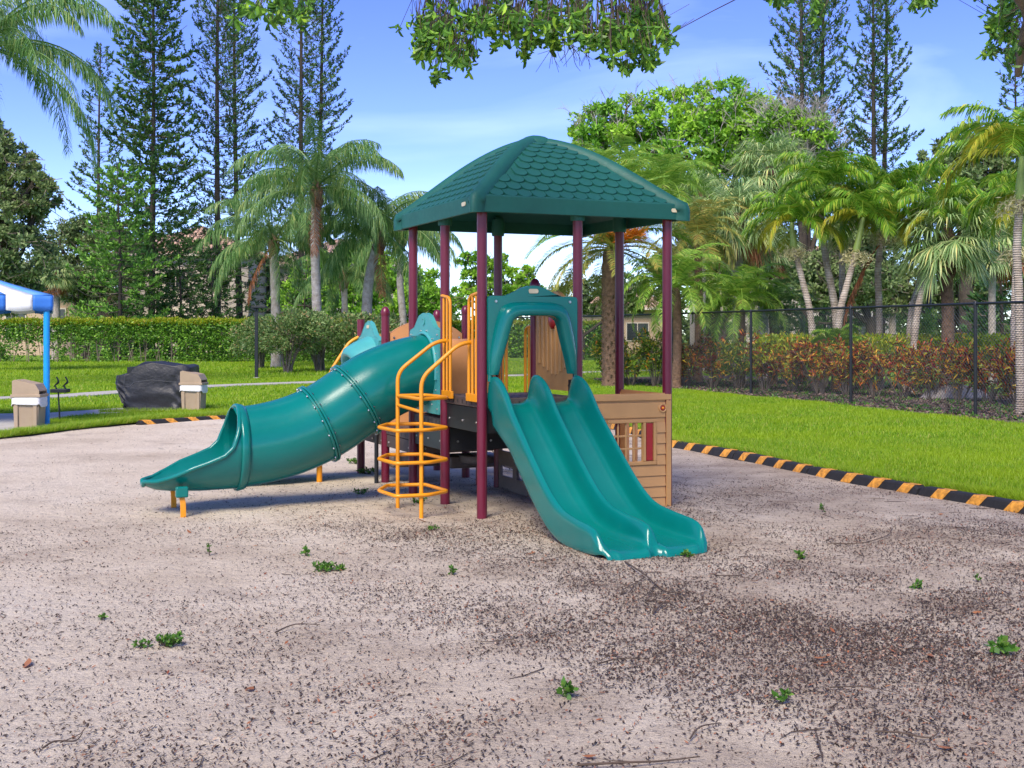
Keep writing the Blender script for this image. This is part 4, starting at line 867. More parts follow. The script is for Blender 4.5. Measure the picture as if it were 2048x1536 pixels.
# chain climber
g0 = None
for y_ in (3.05*S, 3.55*S):
    p0 = np.array([S+.02, y_, .46]); p1 = np.array([1.62, y_, -.02]); n = 15; gch = G()
    for k in range(n):
        a = p0+(p1-p0)*(k+.0)/n; b = p0+(p1-p0)*(k+1.15)/n; dr = nrm(b-a); s_ = np.array([0, 1., 0]) if k % 2 else nrm(np.cross(dr, [0, 1., 0])); c = (a+b)/2; hl = np.linalg.norm(b-a)/2
        tube(gch, [c+dr*hl*math.cos(t)+s_*.013*math.sin(t) for t in np.linspace(0, 2*PI, 12, endpoint=False)], .0042, 5, closed=True)
    o = gch.build('chain_climber' if g0 is None else 'chain', BLACKM, play if g0 is None else g0, smooth=True); g0 = g0 or o
for f in (.3, .6, .88):
    p = np.array([S+.02, 0, .46])*(1-f)+np.array([1.62, 0, -.02])*f; g = G(); tube(g, [(p[0], 3.0*S, p[2]), (p[0], 3.6*S, p[2])], .019, 8); g.build('rung', TAUPE, g0, smooth=True)
# ------------------------------------------------------------------ tent, bins, grill at the left
cp = gnd(97, 855); tent = thing('canopy_tent', 'blue and white striped canopy tent on bright blue post at the left', 'tent', tuple(cp), 0)
ta = math.atan2(cp[0], cp[1])       # right edge runs along the line of sight
fx = np.array([-math.cos(ta), math.sin(ta), 0]); fy = np.array([math.sin(ta), math.cos(ta), 0]); TW = 3.0; ze, zv, za = 2.09, 1.85, 2.62
def tp_(a, b, z): return fx*a+fy*b+np.array([.08, -.05, z])
stripes = [0, .29, .68, 1.09, 1.5, 1.91, 2.32, 2.71, 3.0]
for side in range(4):
    def q_(s, off, z, side=side):
        if side == 0: return tp_(s, off, z)
        if side == 1: return tp_(off, s, z)
        if side == 2: return tp_(s, TW-off, z)
        return tp_(TW-off, s, z)
    for k in range(8):
        a, b = stripes[k]+.002, stripes[k+1]-.002; blue = k in (0, 2, 4, 6) if k < 8 else False
        blue = k % 2 == 0 or k == 7; mat = BLUE if blue else WHITE
        g = G(); n = 9; sag = [[q_(s, -.004+.012*math.sin(s*9+zz*20), z-(.0 if zz else .02*math.sin((s-a)/(b-a)*PI))) for s in np.linspace(a, b, n)] for zz, z in ((1, ze), (.7, ze-.08), (.4, ze-.16), (0, zv))]
        grid(g, np.array(sag)); sag2 = np.array(sag)+[0, 0, 0]; o = g.build('valance_stripe', mat, tent, smooth=True); md = o.modifiers.new('thick', 'SOLIDIFY'); md.thickness = .004
        g = G(); P = []
        for t in np.linspace(0, 1, 6):
            s0, s1 = a+(TW/2-a)*t, b+(TW/2-b)*t; P.append([q_(s0, TW/2*t, ze+(za-ze)*t-.03*math.sin(PI*t)), q_(s1, TW/2*t, ze+(za-ze)*t-.03*math.sin(PI*t))])
        grid(g, np.array(P)); o = g.build('roof_stripe', LBLUE if blue else WHITE, tent, smooth=True); md = o.modifiers.new('thick', 'SOLIDIFY'); md.thickness = .004
for a, b in ((0.085, .06), (TW-.06, .06), (TW-.06, TW-.06)):
    g = G(); p = tp_(a, b, 0); tube(g, [p-[0, 0, .1], p+[0, 0, ze-.03]], .048, 14); g.build('leg', BLUEP, tent, autosm=True)
g = G()
for a, b, c, d_ in ((.04, .04, TW-.04, .04), (.04, .04, .04, TW-.04), (TW-.04, .04, TW-.04, TW-.04), (.04, TW-.04, TW-.04, TW-.04)): tube(g, [tp_(a, b, ze-.02), tp_(c, d_, ze-.02)], .018, 8)
g.build('frame_rail', BLACKM, tent)

def bin_(px, py, wpx, label, rz, flip):
    c = gnd(px, py); w_ = .46; t = thing('trash_bin', label, 'trash bin', tuple(c+[0, .2, 0]), rz); t.scale = (.86, .86, .76)
    g = G(); P = [[(-w_*.5*f, -w_*.46*f, z), (w_*.5*f, -w_*.46*f, z), (w_*.5*f, w_*.46*f, z), (-w_*.5*f, w_*.46*f, z)] for f, z in ((.90, 0), (1, .66))]; grid(g, np.array(P), cv=True); g.add(P[1], [0, 1, 2, 3]); g.build('bin_body', BEIGE, t, bevel=.012)
    for s_ in (-1, 1):
        for y_ in (-1, 1):
            g = G(); box(g, (s_*.165-.032, y_*(w_*.47)-.012, .02), (s_*.165+.032, y_*(w_*.47)+.010, .60)); g.build('corner_rib', BEIGE, t, bevel=.006)
    g = G(); box(g, (-.262, -.245, .665), (.262, .245, .725)); g.build('rim', BEIGE, t, bevel=.01)
    f = -1 if flip else 1
    pr = [(-.235*f, .727), (-.235*f, 1.0), (-.19*f, 1.02), (.17*f, .93), (.235*f, .80), (.235*f, .727)]
    g = G(); panel(g, pr, [], lambda a, b, d: (a, -.225+d, b), .02); panel(g, pr, [], lambda a, b, d: (a, .205+d, b), .02)
    for (a, b), (c_, d_) in zip(pr[1:4], pr[2:5]):
        P = [(a, -.224, b-.001), (c_, -.224, d_-.001), (c_, .224, d_-.001), (a, .224, b-.001)]; g.add(P+[(x, y, z-.018) for x, y, z in P], BOXF)
    g.build('hood', BEIGE, t, bevel=.006)
    g = G(); box(g, (-.236*f-.004, -.15, .76), (-.236*f+.004, .15, .97)) if False else box(g, (min(-.236*f, -.20*f), -.16, .75), (max(-.236*f, -.20*f), .16, .96)); g.build('opening', BLACKM, t)
    g = G(); th = np.linspace(0, 2*PI, 60, endpoint=False); P = []
    for z, r in ((.662, .252), (.62, .258), (.58, .255), (.545, .262), (.52, .258)):
        P.append([(r*1.0*np.sign(math.cos(a))*abs(math.cos(a))**.25, r*.95*np.sign(math.sin(a))*abs(math.sin(a))**.25, z+.012*math.sin(a*5+px)*(z < .6)-(.05 if z < .6 else 0)*max(0, math.cos(a*2))) for a in th])
    grid(g, np.array(P), cv=True); o = g.build('liner', BAG, t, smooth=True)
    return t
bin_(49, 861, 58, 'beige trash bin with sloped hood standing left of the bright blue post', .06, False)
bin_(382, 824, 50, 'beige trash bin with knotted white liner beside the black covered grill', -.05, False)
# black covered grill
gc = gnd(292, 826); gr = thing('covered_grill', 'large grill under a loose black fabric cover with hanging folds', 'grill', tuple(gc+[0, .80, 0]))
n1, n2 = 120, 44; a = np.linspace(0, 2*PI, n1, endpoint=False); P = []
def topz(x): return np.interp(x, [-.78, -.70, -.42, -.33, -.22, -.05, .1, .6, .72], [.66, .70, .72, .86, .93, .96, .90, .88, .86])
def botz(x): return np.interp(x, [-.78, -.6, -.42, .5, .62, .72], [.34, .16, .02, .0, .04, .12])
for k in range(n2):
    t = k/(n2-1); row = []
    for th in a:
        c, s_ = math.cos(th), math.sin(th); e = .28; X_ = .72*np.sign(c)*abs(c)**e; Y_ = .42*np.sign(s_)*abs(s_)**e
        if t < .25: f = t/.25; r = math.sin(f*PI/2)**.5; x = X_*r; y = Y_*r; z = topz(x)-.02*f**4
        else:
            f = (t-.25)/.75; fl = .5+.5*math.tanh((-X_-.30)/.08); x = X_*(1+.04*f)-.02*f+fl*.10*f*0; y = Y_*(1+.08*f); z0 = topz(X_)-.02; z = z0+(botz(X_)-z0)*f
            # left end slopes inwards below, front hangs in swags between two gathered lines
            if X_ < -.5: x += .16*max(0, f-.35)
            gather = abs(math.sin((x+.18)*4.1)); sw = .05*math.sin(PI*min(1, f*1.15))*(1-gather)**1.5
            fold = .020*math.sin(x*34+6*f+2*math.sin(x*7))*f+.030*math.sin((x*1.0+f*.9)*15)*math.exp(-((x-.25)/.4)**2)*f**.5+.018*math.sin((x*1.4-f*1.2)*22)*f
            if Y_ < -.2: y -= fold+sw
            elif Y_ > .2: y += fold
            if abs(X_) > .6: x += .02*math.sin(y*24+4*f)*f
        z += .012*math.sin(x*19+y*7)*math.exp(-(abs(t-.2)/.2)**2)
        row.append((x, y, z))
    P.append(row)
g = G(); P = np.array(P)
grid(g, P, cv=True); g.add(P[0], np.arange(n1)[::-1]); cv_ = g.build('cover', COVER, gr, smooth=True)
g = G(); tube(g, [(P[i, 84][0], P[i, 84][1]-.004, P[i, 84][2]) for i in range(8, 38)], .003, 5); tube(g, [(P[i, 76][0], P[i, 76][1]-.004, P[i, 76][2]) for i in range(10, 40)], .003, 5); tube(g, [P[22, i]+[0, -.005, 0] for i in range(66, 108)], .003, 5); g.build('seam', plastic('grey_seam', (.12, .12, .13), .6), cv_)
for x in (-.45, .45):
    g = G(); box(g, (x-.03, -.3, 0), (x+.03, .3, .3)); g.build('leg', BLACKM, gr)
g = G(); box(g, (-.5, -.33, .25), (.6, .33, .84)); g.build('grill_body', BLACKM, gr)
# park grill post and pipe
pgc = gnd(120, 845); pg = thing('grill_stand', 'thin black park grill post with forked bracket beside the blue tent post', 'grill stand', tuple(pgc))
g = G(); tube(g, [(0, 0, -.05), (-.03, 0, .56)], .014, 8); g.build('post', BLACKM, pg)
g = G(); box(g, (-.13, -.1, .50), (.14, .1, .56)); g.build('bracket', BLACKM, pg, bevel=.01)
for x in (-.05, .10):
    g = G(); tube(g, spline([(x, 0, .55), (x-.03, 0, .62), (x+.03, 0, .67), (x-.01, 0, .76)], 4), .012, 6); tube(g, [(x-.05, 0, .60), (x+.02, 0, .68)], .01, 5); g.build('fork', BLACKM, pg)
pp = gnd(82, 852); pip = thing('drain_pipe', 'short white plastic standpipe between the left bin and the blue post', 'pipe', tuple(pp))
g = G(); tube(g, [(0, 0, -.05), (0, 0, .36)], .04, 12); g.build('pipe', BAG, pip, autosm=True); g = G(); tube(g, [(0, 0, .36), (0, 0, .52)], .03, 12); g.build('pipe_neck', BAG, pip, autosm=True)
# lamp posts
lp = gnd(513, 758); la = thing('lamp_post', 'slim black lamp post with flat square head on the left lawn', 'lamp post', tuple(lp))
g = G(); box(g, (-.05, -.05, .0), (.05, .05, 2.28)); g.build('pole', BLACKM, la, bevel=.004); g = G(); box(g, (-.09, -.09, -.02), (.09, .09, .06)); g.build('base', CONC, la); g = G(); box(g, (-.14, -.16, 2.285), (.32, .16, 2.36)); box(g, (-.09, -.09, 2.2), (.02, .09, 2.284)); g.build('lamp_head', BLACKM, la, bevel=.01)
lp2 = at(1858, 34); la2 = thing('lamp_post', 'black lamp post with angled head standing between the palms behind the right fence', 'lamp post', tuple(lp2))
g = G(); tube(g, [(0, 0, 0), (0, 0, 3.1)], .07, 12); g.build('pole', BLACKM, la2, autosm=True); g = G(); box(g, (-.14, -.12, 3.02), (.16, .12, 3.10)); tube(g, [(.05, 0, 2.85), (.05, 0, 3.02)], .09, 10); g.build('lamp_head', BLACKM, la2, bevel=.02)
# metal fence far right behind the palms
mf = thing('metal_fence', 'low dark metal fence far behind the palms at right', 'fence', tuple(at(1560, 44)))
o0 = at(1560, 44)
for q, px in enumerate((1560, 1650, 1730, 1800, 1920, 1930, 2010, 2090, 2170)):
    p = at(px, 44)-o0; g = G(); tube(g, [p, p+[0, 0, 1.45]], .03, 6); g.build('post', BLACKM, mf)
for z_ in (1.42, .85):
    g = G(); tube(g, [[0, 0, z_], at(2170, 44)-o0+[0, 0, z_]], .022, 6); g.build('rail', BLACKM, mf)
# tan sign board on post
sg = thing('sign_board', 'small tan notice board on a post behind the croton hedge', 'sign', tuple(at(1745, 38)))
g = G(); tube(g, [(0, 0, 0), (0, 0, 1.0)], .03, 6); g.build('post', BARKM, sg); g = G(); box(g, (-.17, -.02, .80), (.17, .02, 1.38)); g.build('board', CREAM, sg, bevel=.01)
g = G()
for z_ in (1.24, 1.14, 1.04, .95): box(g, (-.10, -.026, z_), (.10, -.021, z_+.025))
g.build('print', TWIG, sg)
rk = thing('rock', 'pale boulder lying under the croton hedge at right', 'rock', tuple(at(1905, 27)))
g = G(); th = np.linspace(0, 2*PI, 26, endpoint=False); P = np.array([[((.75+.08*math.sin(3*a+k))*math.cos(a)*math.cos(b), .4*math.sin(a)*math.cos(b), .34*math.sin(b)*(1+.15*math.sin(a*4+k))) for a in th] for k, b in enumerate(np.linspace(-.1, PI/2, 8))]); grid(g, P, cv=True); g.build('stone', simple('pale_rock', (.42, .36, .30), .9, 0, .3, 4, .7, 12, .03), rk, smooth=True)

# ------------------------------------------------------------------ buildings
def building(name, label, x0, x1, Y, depth, zw, zr, wall, wins, over=.6, roof=TILE):
    t = thing(name, label, 'building', ((x0+x1)/2, Y, 0)); w_ = (x1-x0)/2
    g = G(); box(g, (-w_, 0, -.1), (w_, depth, zw)); g.build('wall', wall, t)
    g = G(); a, b = w_+over, depth+over; ins = min((b+over)/2, a)*.98; rid = [(-a+ins, (b-over)/2, zr), (a-ins, (b-over)/2, zr)]
    V = np.array([(-a, -over, zw), (a, -over, zw), (a, b, zw), (-a, b, zw), *rid]); g.add(V, [[0, 1, 5, 4], [2, 3, 4, 5]]); g.add(V, [[1, 2, 5], [3, 0, 4]]); g.add(V-[0, 0, .03], [[3, 2, 1, 0]])
    r = g.build('roof', roof, t)
    g = G(); n = int(2*a/.30)
    for k in range(n+1):
        x = -a+2*a*k/n; z1 = zr if -a+ins <= x <= a-ins else zw+(zr-zw)*(1-max((-a+ins-x), x-(a-ins))/ins); f = (z1-zw)/(zr-zw+1e-6); y1 = -over+f*((b-over)/2+over)
        if f > .05: tube(g, [(x, -over-.02, zw+.03), (x, y1, z1+.03)], .07, 6, caps=True)
    m_ = int((b+over)/.30)
    for k in range(m_+1):
        y = -over+(b+over)*k/m_; f = 1-abs(y-(b-over)/2)/((b+over)/2)
        if f > .05:
            for s_ in (-1, 1): tube(g, [(s_*(a+.02), y, zw+.03), (s_*(a-ins*f), y, zw+(zr-zw)*f+.03)], .07, 6)
    tag(g.build('tile_rows', roof, r), kind='stuff')
    g = G(); box(g, (-a-.02, -over-.05, zw-.16), (a+.02, -over-.01, zw+.02)); g.build('eave_board', STUCCOP, r)
    for x, z, ww, hh in wins:
        g = G(); box(g, (x-ww/2, -.07, z), (x+ww/2, -.003, z+hh)); f = g.build('window', STUCCOP, t); g = G()
        box(g, (x-ww/2+.08, -.09, z+.08), (x-.03, -.072, z+hh-.08)); box(g, (x+.03, -.09, z+.08), (x+ww/2-.08, -.072, z+hh-.08)); g.build('pane', GLASS, f)
    return t
building('condominium', 'two storey beige condominium with clay tiled hip roof behind the left pines', -27.5, -18.5, 86, 9, 7.0, 9.3, STUCCOP, [(x, z, 1.5, 1.4) for x in (-3.4, -.6, 2.4) for z in (1.2, 4.6)])
building('condominium', 'pinkish single storey wing with dark windows behind the fan palm on the left', -39, -27.8, 80, 7, 4.3, 5.6, STUCCO, [(x, 1.1, 1.4, 2.0) for x in (-4.3, -1.6, 1.0, 3.6)])
building('condominium', 'pale condominium with tiled roof glimpsed between the drooping palms in the middle', -18.2, -8.5, 92, 9, 6.6, 8.8, STUCCOP, [(x, z, 1.6, 1.4) for x in (-3.3, 0, 3.2) for z in (1.0, 4.0)])
building('condominium', 'low pinkish building seen under the trees right of the slide roof', 4.5, 11.5, 84, 8, 3.2, 4.6, STUCCO, [(x, .9, 1.6, 1.3) for x in (-2.2, .6)])
building('condominium', 'pale two storey building behind the sabal palms at right', 13.5, 26, 84, 9, 5.6, 7.8, STUCCOP, [(x, z, 1.6, 1.4) for x in (-4.6, -1.4, 1.8, 4.8) for z in (.9, 3.6)])

# ------------------------------------------------------------------ hedge and shrubs
def foliage_box(g, lo, hi, n, size, shell=.35, mat=0):
    P = rng.uniform(lo, hi, (n, 3)); D = rng.normal(size=(n, 3)); D[:, 2] = np.abs(D[:, 2])*.6-.1; leafq(g, P, D, rng.uniform(.7, 1.3, n)*size, rng.uniform(.4, .65, n)*size, m=mat)
hx0, hx1, hy, hh = -27.5, -7.8, 60.5, 2.14
hedge = thing('hedge', 'long clipped green hedge with bright yellow green top across the far lawn', 'hedge', ((hx0+hx1)/2, hy, 0)); hc = (hx0+hx1)/2
g = G(); n = 42000; x = rng.uniform(hx0, hx1, n)-hc; y = rng.normal(0, .28, n); z = rng.uniform(.02, hh-.10, n)
colm = .5+.5*np.sin((x+hc)*2*PI/.72+.8*np.sin(x*.9)); low = np.clip((z-.15)/1.0, 0, 1); full_ = (x+hc) > -16.5
keep = (rng.random(n) < np.clip(np.clip((z-.95)/.35, 0, 1)+colm**4*.6+.02, 0, 1)) | (full_ & (rng.random(n) < .85)); P = np.stack([x, y*(1+.25*(rng.random(n))), z], 1)[keep]; k = len(P)
dens_cl = np.sin(P[:, 0]*5.1)+np.sin(P[:, 2]*6.3+P[:, 0]*2.2); P = P[(dens_cl > -1.2) | (rng.random(k) < .45)]; k = len(P)
D = rng.normal(size=(k, 3)); D[:, 2] = D[:, 2]*.6; leafq(g, P, D, rng.uniform(.10, .18, k), rng.uniform(.055, .10, k)); tag(g.build('foliage', LHEDGE, hedge), kind='stuff')
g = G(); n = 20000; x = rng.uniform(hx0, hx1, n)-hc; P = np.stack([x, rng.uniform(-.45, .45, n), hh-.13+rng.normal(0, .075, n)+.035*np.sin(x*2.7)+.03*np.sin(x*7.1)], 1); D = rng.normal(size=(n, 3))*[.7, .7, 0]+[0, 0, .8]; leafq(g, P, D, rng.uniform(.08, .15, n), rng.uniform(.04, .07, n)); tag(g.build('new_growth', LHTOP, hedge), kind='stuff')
g = G(); n = 300; x = np.repeat(np.arange(hx0, hx1, .72)-hc, 4); k = len(x); P = np.stack([x+rng.normal(0, .08, k), rng.normal(0, .1, k), 0*x], 1); sticks(g, P, P+np.stack([rng.normal(0, .2, k), rng.normal(0, .1, k), np.full(k, 1.5)], 1), .018); tag(g.build('stems', BARKM, hedge), kind='stuff')
# second, farther hedge bits closing the lawn on the right of the big shrubs
h2 = thing('hedge', 'farther stretch of clipped hedge behind the playground posts', 'hedge', (-1.5, 72, 0))
g = G(); n = 14000; P = np.stack([rng.uniform(-6.5, 7.5, n), rng.normal(0, .3, n), rng.uniform(0, 2.0, n)], 1); leafq(g, P, rng.normal(size=(n, 3)), .20, .12); tag(g.build('foliage', LHEDGE, h2), kind='stuff')
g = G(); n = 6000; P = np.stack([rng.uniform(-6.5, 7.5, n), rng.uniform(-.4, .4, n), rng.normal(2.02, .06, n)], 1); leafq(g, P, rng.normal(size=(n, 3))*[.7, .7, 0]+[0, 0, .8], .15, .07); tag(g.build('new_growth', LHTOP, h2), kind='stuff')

def shrub(px, Y, hpx_top, wpx, label, n=3400, leafm_=LSHRUB, size=.13, stems=9, low=.30, grp=None, bare=.35):
    H = EYE-(hpx_top-HZ)*Y/FPX; R = wpx*Y/FPX/2; t = thing('shrub', label, 'shrub', tuple(at(px, Y)), 0, grp)
    g = G()
    ends = []
    for k in range(stems):
        a = rng.uniform(0, 2*PI); r0 = rng.uniform(.03, .18); r1 = R*rng.uniform(.15, .75); h1 = H*rng.uniform(.55, .85)
        P = spline([(r0*math.cos(a), r0*math.sin(a), -.05), (r1*.45*math.cos(a+.2), r1*.45*math.sin(a+.2), h1*.45), (r1*math.cos(a), r1*math.sin(a), h1)], 4); tube(g, P, np.linspace(.045, .015, len(P))*min(1.3, H/1.6), 5); ends.append(P[-1])
        for q in range(5):
            b = P[rng.integers(3, len(P)-1)]; tube(g, [b, b+rng.normal(0, .22, 3)*[1, 1, .4]*R+[0, 0, .25*H*.7]], [.016, .006], 4)
    g.build('stems', BARKM, t)
    g = G(); lob = rng.normal(0, 1, (14, 3))*[R*.48, R*.48, H*.17]+[0, 0, H*.66]; lob[:, 2] = np.clip(lob[:, 2], H*low+.12*H, H*.86); c = lob[rng.integers(0, 14, n)]; v = nrm(rng.normal(size=(n, 3)))*rng.uniform(.35, 1.05, (n, 1))**.5
    P = c+v*[R*.36, R*.36, H*.17]; P = P[(P[:, 2] > H*low*.9) & (P[:, 2] < H*1.02)]; k = len(P); D = nrm(P-[0, 0, H*.55])+rng.normal(0, .7, (k, 3)); leafq(g, P, D, size*rng.uniform(.7, 1.3, k), size*.42); g.build('foliage', leafm_, t)
    return t
shrub(572, 44.5, 620, 165, 'grey green shrub with dark bare stems just right of the left lamp post', 6500, low=.36)
shrub(640, 46.5, 626, 150, 'leggy shrub growing round the foot of the tall queen palm', 6500, low=.38)
shrub(700, 45, 628, 150, 'rounded shrub with reddish tips directly left of the flat topped maroon post', 6500, low=.30)
shrub(520, 50, 640, 90, 'lower shrub in front of the hedge left of the lamp post', 4200, low=.2)
shrub(760, 50, 628, 110, 'shrub behind the round capped maroon post', 5200, low=.25)
shrub(-8, 55, 685, 70, 'small dark bush at the foot of the hedge at the left photo edge', 1500, LHEDGE, low=.1)
shrub(100, 62, 590, 60, 'bright leafy bush in front of the pinkish wall at left', 1500, LTREE, low=.2).location = tuple(at(150, 68))
shrub(1825, 31.5, 622, 62, 'bright lime green bush rising above the crotons in front of the lamp post', 2400, LARECA, .12, low=.30)
shrub(1650, 33, 635, 60, 'loose green bush between the leaning palm trunks', 1300, LHEDGE, .12, low=.2)

# crotons behind the fence
def croton(px, Y, top, wpx, mat, label, n=900):
    H = EYE-(top-HZ)*Y/FPX; R = wpx*Y/FPX/2; t = thing('croton_bush', label, 'croton bush', tuple(at(px, Y)), 0, 'croton bushes behind the chain link fence')
    g = G(); tips = []
    for k in range(17):
        a = rng.uniform(0, 2*PI); r1 = R*rng.uniform(.1, 1)**.6; h1 = H*rng.uniform(.62, .96)*(1-.12*(r1/R)**2); P = spline([(.05*math.cos(a), .05*math.sin(a), -.03), (r1*.45*math.cos(a), r1*.45*math.sin(a), h1*.4), (r1*math.cos(a), r1*math.sin(a), h1)], 3)
        tube(g, P, np.linspace(.014, .005, len(P)), 4); tips.append(P[-1])
        for q in range(4):
            b = P[rng.integers(3, len(P))]; e = b+rng.normal(0, .13, 3)*[1, 1, .4]+[0, 0, .13]; tube(g, [b, e], [.007, .004], 4); tips.append(e)
    g.build('stems', BARKM, t)
    tips = np.array(tips); g = G(); c = np.repeat(tips, n//len(tips)+2, 0); k = len(c); c = c+rng.normal(0, .035, (k, 3))*[1, 1, 1.8]; D = rng.normal(0, .75, (k, 3))+[0, 0, .55]+nrm(tips.repeat(n//len(tips)+2, 0)-[0, 0, H*.5])*.35
    leafq(g, c, D, rng.uniform(.10, .20, k), rng.uniform(.025, .045, k), mid=.6, curl=.12); g.build('foliage', mat, t)
cr = []
for i, (px, Y, top, wpx) in enumerate([(1215, 35, 668, 70), (1262, 34, 670, 90), (1310, 33.5, 662, 90), (1372, 33, 690, 90), (1425, 32.3, 678, 90), (1478, 31.6, 686, 90), (1530, 31, 668, 92), (1585, 30, 682, 96), (1640, 29.2, 684, 100), (1695, 28.5, 690, 100), (1750, 28, 692, 104), (1805, 27.4, 696, 106), (1860, 26.8, 686, 108), (1918, 26, 698, 112), (1975, 25.3, 700, 116), (2030, 24.6, 690, 120), (2095, 24, 695, 124)]):
    side = ['first croton bush right of the slide, mostly green', 'green croton bush with a yellow patch between the slide and the two right posts', 'dark green croton with one orange tip seen between the right roof posts', 'croton bush left of the first clear fence post, orange at the left end', 'orange tipped croton under the light green palms', 'croton bush in front of the areca palm, half hidden by the second fence post', 'yellow and orange croton at the right of the second fence post', 'bright yellow croton beside the small green shoot', 'dense red and yellow croton midway between two fence posts', 'red leaved croton just left of the third fence post', 'red and orange croton right of the third fence post', 'dark red croton below the lime green bush', 'croton bush with dark twisted stems below the lamp post', 'croton bush in front of the pale boulder', 'croton bush just right of the nearest fence post', 'bright red tipped croton near the right photo edge', 'croton bush cut by the right photo edge'][i]
    croton(px, Y, top, wpx, LCROTG if i in (0, 1, 2, 5) else LCROT, side, 1100)
# back row of clipped yellow hedge behind the crotons
yh = thing('hedge', 'low clipped lime and yellow hedge behind the croton row', 'hedge', tuple(at(1850, 31)))
g = G(); n = 15000; P = np.stack([rng.uniform(-4.3, 4.5, n), rng.normal(0, .4, n), rng.uniform(.75, 1.42, n)], 1); leafq(g, P, rng.normal(size=(n, 3))+[0, 0, .6], .11, .05); tag(g.build('foliage', LHTOP, yh), kind='stuff')
# ------------------------------------------------------------------ palms
def frond(g, gs, o, az, el, Ln, bendv, nl, ll, lw, droop, vee=.0, plume=.0, roll=0., petiole=.16, fwd=.45, m=0, power=1.25, sweep=0.):
    m_ = 13; t = np.linspace(0, 1, m_); ang = el-bendv*t**power; azs = az+sweep*t
    T = np.stack([np.cos(ang)*np.cos(azs), np.cos(ang)*np.sin(azs), np.sin(ang)], 1); P = np.concatenate([[[0, 0, 0]], np.cumsum((T[1:]+T[:-1])/2*(Ln/(m_-1)), 0)])+o
    tube(gs, P, np.linspace(.028, .005, m_)*max(.6, Ln/3), 3, caps=False)
    ts = np.linspace(petiole, 1, nl); sides = []
    for sd in (-1, 1):
        tt = np.clip(ts+rng.normal(0, .004, nl), 0, 1); B = np.stack([np.interp(tt, t, P[:, i]) for i in range(3)], 1); Tt = nrm(np.stack([np.interp(tt, t, T[:, i]) for i in range(3)], 1)); aa = az+sweep*tt
        Sv = np.stack([-np.sin(aa), np.cos(aa), 0*aa], 1); U = np.cross(Tt, Sv); U *= np.sign(U[:, 2:3]+1e-6); cr_, sr = math.cos(roll), math.sin(roll); S2 = Sv*cr_+U*sr; U2 = U*cr_-Sv*sr
        fw = fwd+(.9-fwd)*tt[:, None]**2; D = S2*sd+Tt*fw+U2*vee+rng.normal(0, plume+.03, (nl, 3)); prof = np.sin(PI*np.clip(.12+.80*(tt-petiole)/(1-petiole), 0, 1))**.55
        leaflet(g, B, D, ll*prof*rng.uniform(.85, 1.1, nl), Tt*1.0+U2*.35, lw, droop*rng.uniform(.7, 1.3, nl), m)
def trunk_tube(P, r0, r1, n=14, flare=1.35):
    P = spline(P, 8); k = len(P); r = np.linspace(r0, r1, k); r[:3] *= np.linspace(flare, 1.05, 3); return P, r
def palm_root(name, label, base, trunk, r0, r1, mat, grp=None):
    """trunk: list of world points, base first"""
    t = thing(name, label, 'palm tree', tuple(base), 0, grp); g = G(); P, r = trunk_tube(np.array(trunk)-base, r0, r1); r = r*(1+.05*np.sin(np.arange(len(r))*2.1)); tube(g, P, r, 14); g.build('trunk', mat, t, smooth=True); return t, P[-1]
def queen(label, basepx, Y, pts, r0, r1, Ln=3.2, nf=20, seed=0, ll=.80, skip=None, dead=True):
    base = at(basepx, Y); tr = [base-[0, 0, .2]]+[at(px, Y, py) for px, py in pts]; t, top = palm_root('queen_palm', label, base, tr, r0, r1, RINGG)
    g = G()
    for k in range(22):
        a = rng.uniform(0, 2*PI); h = rng.uniform(-.55, .25); c = np.array([math.cos(a), math.sin(a), 0]); tube(g, [top+c*r1*.8+[0, 0, h-.15], top+c*(r1*1.5+.05)+[0, 0, h+.25]], [.06, .02], 4)
    lathe(g, [(r1*.95, -.6), (r1*1.25, -.3), (r1*1.2, .1), (r1*.6, .5)], top, 10); g.build('crownshaft', BARKB, t)
    g, gs = G(), G(); o = top+[0, 0, .15]
    for k in range(nf):
        a = k*2.399+rng.normal(0, .15); f = k/(nf-1); el = math.radians(84-92*f+rng.normal(0, 5)); frond(g, gs, o, a, el, Ln*rng.uniform(.85, 1.1), 1.75+.5*rng.random()-.5*f, 115, ll, .030, 2.8, .05, .30, rng.normal(0, .35), .14, .4)
    g.build('fronds', LQUEEN, t); gs.build('frond_stems', LQUEEN, t)
    if dead:
        g, gs = G(), G(); frond(g, gs, o-[0, 0, .1], rng.uniform(3, 5), -.9, Ln*.7, .6, 60, ll*.7, .04, 1.2, 0, .2); g.build('dead_frond', LDEAD, t); gs.build('dead_stem', LDEAD, t)
    return t
queen('tallest drooping palm in the middle with a pale straight trunk rising from the shrubs', 641, 47, [(637, 700), (633, 600), (630, 480), (632, 385)], .20, .16, 3.9, 30)
queen('drooping palm with a short brown fibrous trunk left of the tallest one', 552, 52, [(552, 640), (549, 560), (546, 490)], .22, .16, 3.9, 26)
queen('drooping palm with a thick leaning trunk behind the roof corner', 730, 50, [(733, 640), (738, 560), (757, 478)], .24, .18, 3.8, 26)
queen('faint palm with slim trunk seen just left of the far roof post', 806, 60, [(806, 640), (800, 560), (803, 470)], .20, .15, 3.5, 18, dead=False)
queen('small feathery palm behind the leaning queen palm', 690, 62, [(690, 640), (688, 560)], .18, .15, 3.0, 16, dead=False)
queen('large feathery palm whose fronds hang in from the upper left corner of the photo', -75, 33, [(-70, 500), (-50, 250), (-30, 105)], .20, .15, 4.3, 30, ll=.7)

